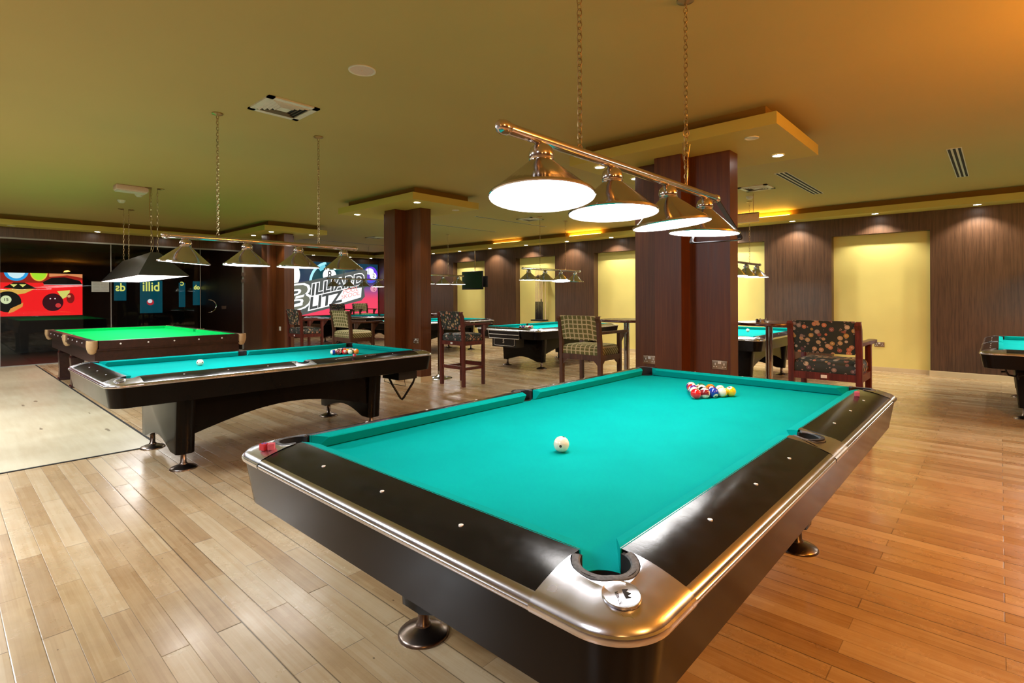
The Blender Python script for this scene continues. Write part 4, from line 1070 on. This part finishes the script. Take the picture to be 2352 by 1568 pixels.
# ------------------------------------------------------------------ red mural and mirrored poster panels in the dark room
T = thing('red_mural', 'glowing red picture of billiard balls behind the left glass wall', 'picture', (-17.42, 0, 0))
Y0, Y1, Z0, Z1 = -1.2, 2.60, .89, 1.935
def mlay(poly, layer, col, st=1.0, name='print'):
    x = .021 + layer * .002; mb = MB()
    pl = [(min(max(y, Y0), Y1), min(max(z, Z0), Z1)) for y, z in poly]
    mb.add([(x, y, z) for y, z in pl], [list(range(len(pl)))]); return mb.obj(name, emit('mural_print', col, st), T)
mb = MB(); mb.box(0, .02, Y0, Y1, Z0, Z1); mb.obj('panel', emit('mural_red', C(.85, .01, .012), 1.2), T)
mb = MB(); mb.box(-.02, .0, Y0 - .1, Y1 + .02, .006, Z1 + .02); mb.obj('backing', M['black'], T)
mlay([(Y0, Z1), (Y1, Z1), (Y1, 1.78), (1.9, 1.70), (Y0, 1.70)], 1, C(.45, .02, .01), .8, 'dark_band')
mlay(disc_pts(1.35, 1.98, .22, 30, .24), 2, C(.02, .35, .75), 1.1, 'blue_ring'); mlay(disc_pts(1.35, 1.98, .16, 30, .18), 3, C(.65, .85, .9), 1.1, 'pale_disc')
mlay(disc_pts(1.76, 1.97, .165, 30, .23), 2, C(.85, .55, .05), 1.1, 'yellow_ring'); mlay(disc_pts(1.76, 1.97, .14, 30, .20), 3, C(.40, .75, .03), 1.1, 'green_disc')
mlay([(1.95, 1.935), (2.60, 1.935), (2.6, 1.84), (2.3, 1.90), (1.95, 1.85)], 2, C(.80, .28, .10), 1, 'orange_streak')
mlay([(1.83, 1.72), (2.0, 1.83), (2.25, 1.85), (2.55, 1.76), (2.6, 1.66), (1.85, 1.66)], 4, C(.01, .005, .005), .3, 'canopy_reflection')  # canopy lamp's reflection in the glass, painted onto the mural
mlay([(1.85, 1.645), (2.6, 1.66), (2.6, 1.672), (1.85, 1.655)], 5, C(.7, .75, .7), 1, 'pale_line')
mlay([(1.12, 1.58), (1.3, 1.70), (1.5, 1.70), (1.72, 1.56), (1.4, 1.54)], 4, C(.02, .02, .01), .3, 'canopy_reflection')  # second painted reflection of the canopy
for a in (1.24, 1.40): mlay([(a, 1.66), (a + .13, 1.66), (a + .065, 1.59)], 5, C(.80, .75, .18), 1, 'yellow_triangle')
mlay([(1.0, 1.50), (1.3, 1.56), (1.68, 1.55), (1.5, 1.44), (1.3, 1.40), (1.1, 1.45)], 2, C(.80, .45, .08), 1, 'yellow_glow')
mlay(disc_pts(1.20, 1.24, .24, 30, .25), 4, C(.01, .015, .012), .4, 'dark_ball')
mlay(disc_pts(1.17, 1.29, .095, 24, .10), 5, C(.75, .80, .45), 1, 'number_disc')
mlay([(1.25, 1.08), (1.42, 1.18), (1.47, 1.22), (1.46, 1.12), (1.3, 1.0), (1.2, .96)], 5, C(.80, .32, .06), 1, 'orange_highlight')
mlay([(2.10, 1.50), (2.35, 1.52), (2.33, 1.38), (2.2, 1.30)], 3, C(.75, .70, .15), 1, 'yellow_ball')
mlay(disc_pts(2.02, 1.22, .20, 34, .22), 5, C(.055, .004, .012), .7, 'maroon_ball')
mlay(disc_pts(1.97, 1.31, .016), 6, C(.9, .7, .7), 1, 'glint'); mlay(disc_pts(2.06, 1.31, .016), 6, C(.9, .7, .7), 1, 'glint')
mlay(disc_pts(2.12, 1.14, .055, 20), 6, C(.70, .04, .04), 1, 'glint_disc')
mlay(disc_pts(2.36, 1.32, .08, 20, .13), 4, C(.30, .01, .01), .8, 'red_ball'); mlay(disc_pts(2.33, 1.37, .035, 20), 5, C(.8, .35, .15), 1, 'glint_disc')
mb = MB(); text_mb(mb, '15', .09, Matrix.Translation((.035, 1.17, 1.29)) @ RX, 0, .002); mb.obj('number', M['black'], T)
def poster(label, y0, y1, z0, z1, txt, ty, tz, size, extra=None, bold=.006):  # glowing panels put in for pieces of a poster seen mirrored
    T = thing('poster', label, 'poster', (-17.4, 0, 0), 0, 'teal panels added for a poster seen mirrored')
    mb = MB(); mb.box(0, .015, y0, y1, z0, z1); mb.obj('panel', emit('poster_teal', C(.0, .085, .12), .6), T)
    mb = MB(); mb.box(.004, .008, y0 + .02, y0 + .024, z1, 2.62); mb.box(.004, .008, y1 - .024, y1 - .02, z1, 2.62); mb.obj('wire', M['black'], T)
    mb = MB(); mt = Matrix.Translation((.018, ty, tz)) @ RX @ Matrix.Diagonal((-1, 1, 1, 1)); text_mb(mb, txt, size, mt, 0, bold, 0, 'CENTER', 3, 0, .85); mb.obj('lettering', emit('poster_yellow', C(.75, .72, .15), 1), T)
    return T
poster('narrow teal banner with mirrored letters, leftmost behind the glass', 3.26, 3.53, 1.25, 1.74, 'ds', 3.40, 1.60, .30)
b2 = poster('wide teal banner with mirrored yellow letters behind the glass', 3.84, 4.37, .90, 1.80, 'billi', 4.10, 1.62, .36)
mb = MB(); mb.lathe([(.0001, .002), (.085, 0)], 24, 0, Matrix.Translation((.02, 4.08, 1.20)) @ RX, False, False); mb.obj('ball_print', emit('poster_red', C(.45, .02, .03), 1), b2)
mb = MB(); mb.lathe([(.0001, .003), (.055, .001)], 24, 0, Matrix.Translation((.022, 4.07, 1.23)) @ RX, False, False); mb.obj('ball_highlight', emit('poster_white', C(.7, .7, .7), 1), b2)
poster('narrow teal banner strip behind the glass beside the middle mullion', 4.78, 4.94, 1.05, 1.75, 'C', 4.86, 1.72, .15)
poster('narrow teal banner with small mirrored script, rightmost behind the glass', 5.14, 5.32, 1.1, 1.8, 'ob', 5.24, 1.62, .18)
T = thing('notice_sheet', 'white printed notice taped to the glass left of the mirrored letters', 'notice', (XG + .002, 2.40, 1.56))
mb = MB(); mb.box(0, .002, -.15, .15, -.11, .11); mb.obj('paper', mat('paper', C(.42, .41, .38), .6), T)
mb = MB()
for k in range(8):
    mb.box(.002, .0025, -.13, -.01, .09 - k * .024, .097 - k * .024); mb.box(.002, .0025, .01, .13, .09 - k * .024, .095 - k * .024)
mb.obj('print_lines', mat('print_grey', C(.25, .24, .23), .6), T)
mb = MB(); hx0, hy0, hz0 = XG + .04, 4.52, 1.12
mb.tube([(hx0, hy0 - .02 + .15 * math.cos(math.radians(a)), hz0 + .15 * math.sin(math.radians(a))) for a in range(-100, 101, 10)], .011, 8)
for q in (-1, 1): mb.tube([(hx0 - .04, hy0 - .02 + .15 * math.cos(1.2), hz0 + q * .15 * math.sin(1.2)), (hx0, hy0 - .02 + .15 * math.cos(1.2), hz0 + q * .15 * math.sin(1.2))], .008, 8)
mb.obj('handle', M['chrome'], GD)
mb = MB(); mb.box(XG, XG + .02, 4.78, 4.88, 1.04, 1.12); mb.obj('lock', M['steel'], GD)

# ------------------------------------------------------------------ lights
def area(name, loc, size, energy, col, rot=(0, 0, 0), sy=None):
    l = bpy.data.lights.new(name, 'AREA'); l.energy = energy; l.color = col; l.size = size
    if sy: l.shape = 'RECTANGLE'; l.size_y = sy
    o = bpy.data.objects.new(name, l); COL.objects.link(o); o.location = loc; o.rotation_euler = rot; return o
def point(name, loc, energy, col, r=.12):
    l = bpy.data.lights.new(name, 'POINT'); l.energy = energy; l.color = col; l.shadow_soft_size = r
    o = bpy.data.objects.new(name, l); COL.objects.link(o); o.location = loc; return o
# amber hanging lamps of the bar on the right, outside the picture
point('amber_lamp', (1.35, 3.9, 2.35), 165, (1, .37, .05), .15)
point('amber_lamp', (1.6, .9, 2.3), 60, (1, .45, .12), .15)
point('amber_lamp', (2.2, -1.6, 2.1), 30, (1, .50, .16), .15)
# unseen white fill lights, added behind the camera and on the left
area('fill_light', (-4.5, -1.6, 2.86), .9, 165, (.86, .93, 1))
area('fill_light', (-7.8, -.4, 2.86), .9, 120, (.92, .96, 1))
area('fill_light', (-1.0, -1.8, 2.86), .9, 45, (.95, .96, 1))
area('fill_light', (-11.5, .2, 2.86), .9, 40, (1, .98, .92))

area('fill_light', (2.6, 7.6, 2.86), .9, 95, (1, .93, .78))  # more added fill, for the right side and the far floor
area('fill_light', (-4.9, 10.0, 2.86), .5, 55, (1, .95, .84))
area('fill_light', (-8.6, 6.2, 2.86), .5, 45, (1, .96, .88))

w = bpy.data.worlds.new('world'); S.world = w; w.use_nodes = True
w.node_tree.nodes['Background'].inputs[0].default_value = C(.5, .5, .5); w.node_tree.nodes['Background'].inputs[1].default_value = .05
S.view_settings.view_transform = 'Standard'; S.view_settings.look = 'None'; S.view_settings.gamma = 1; S.view_settings.use_curve_mapping = False
S.view_settings.exposure = 0.45
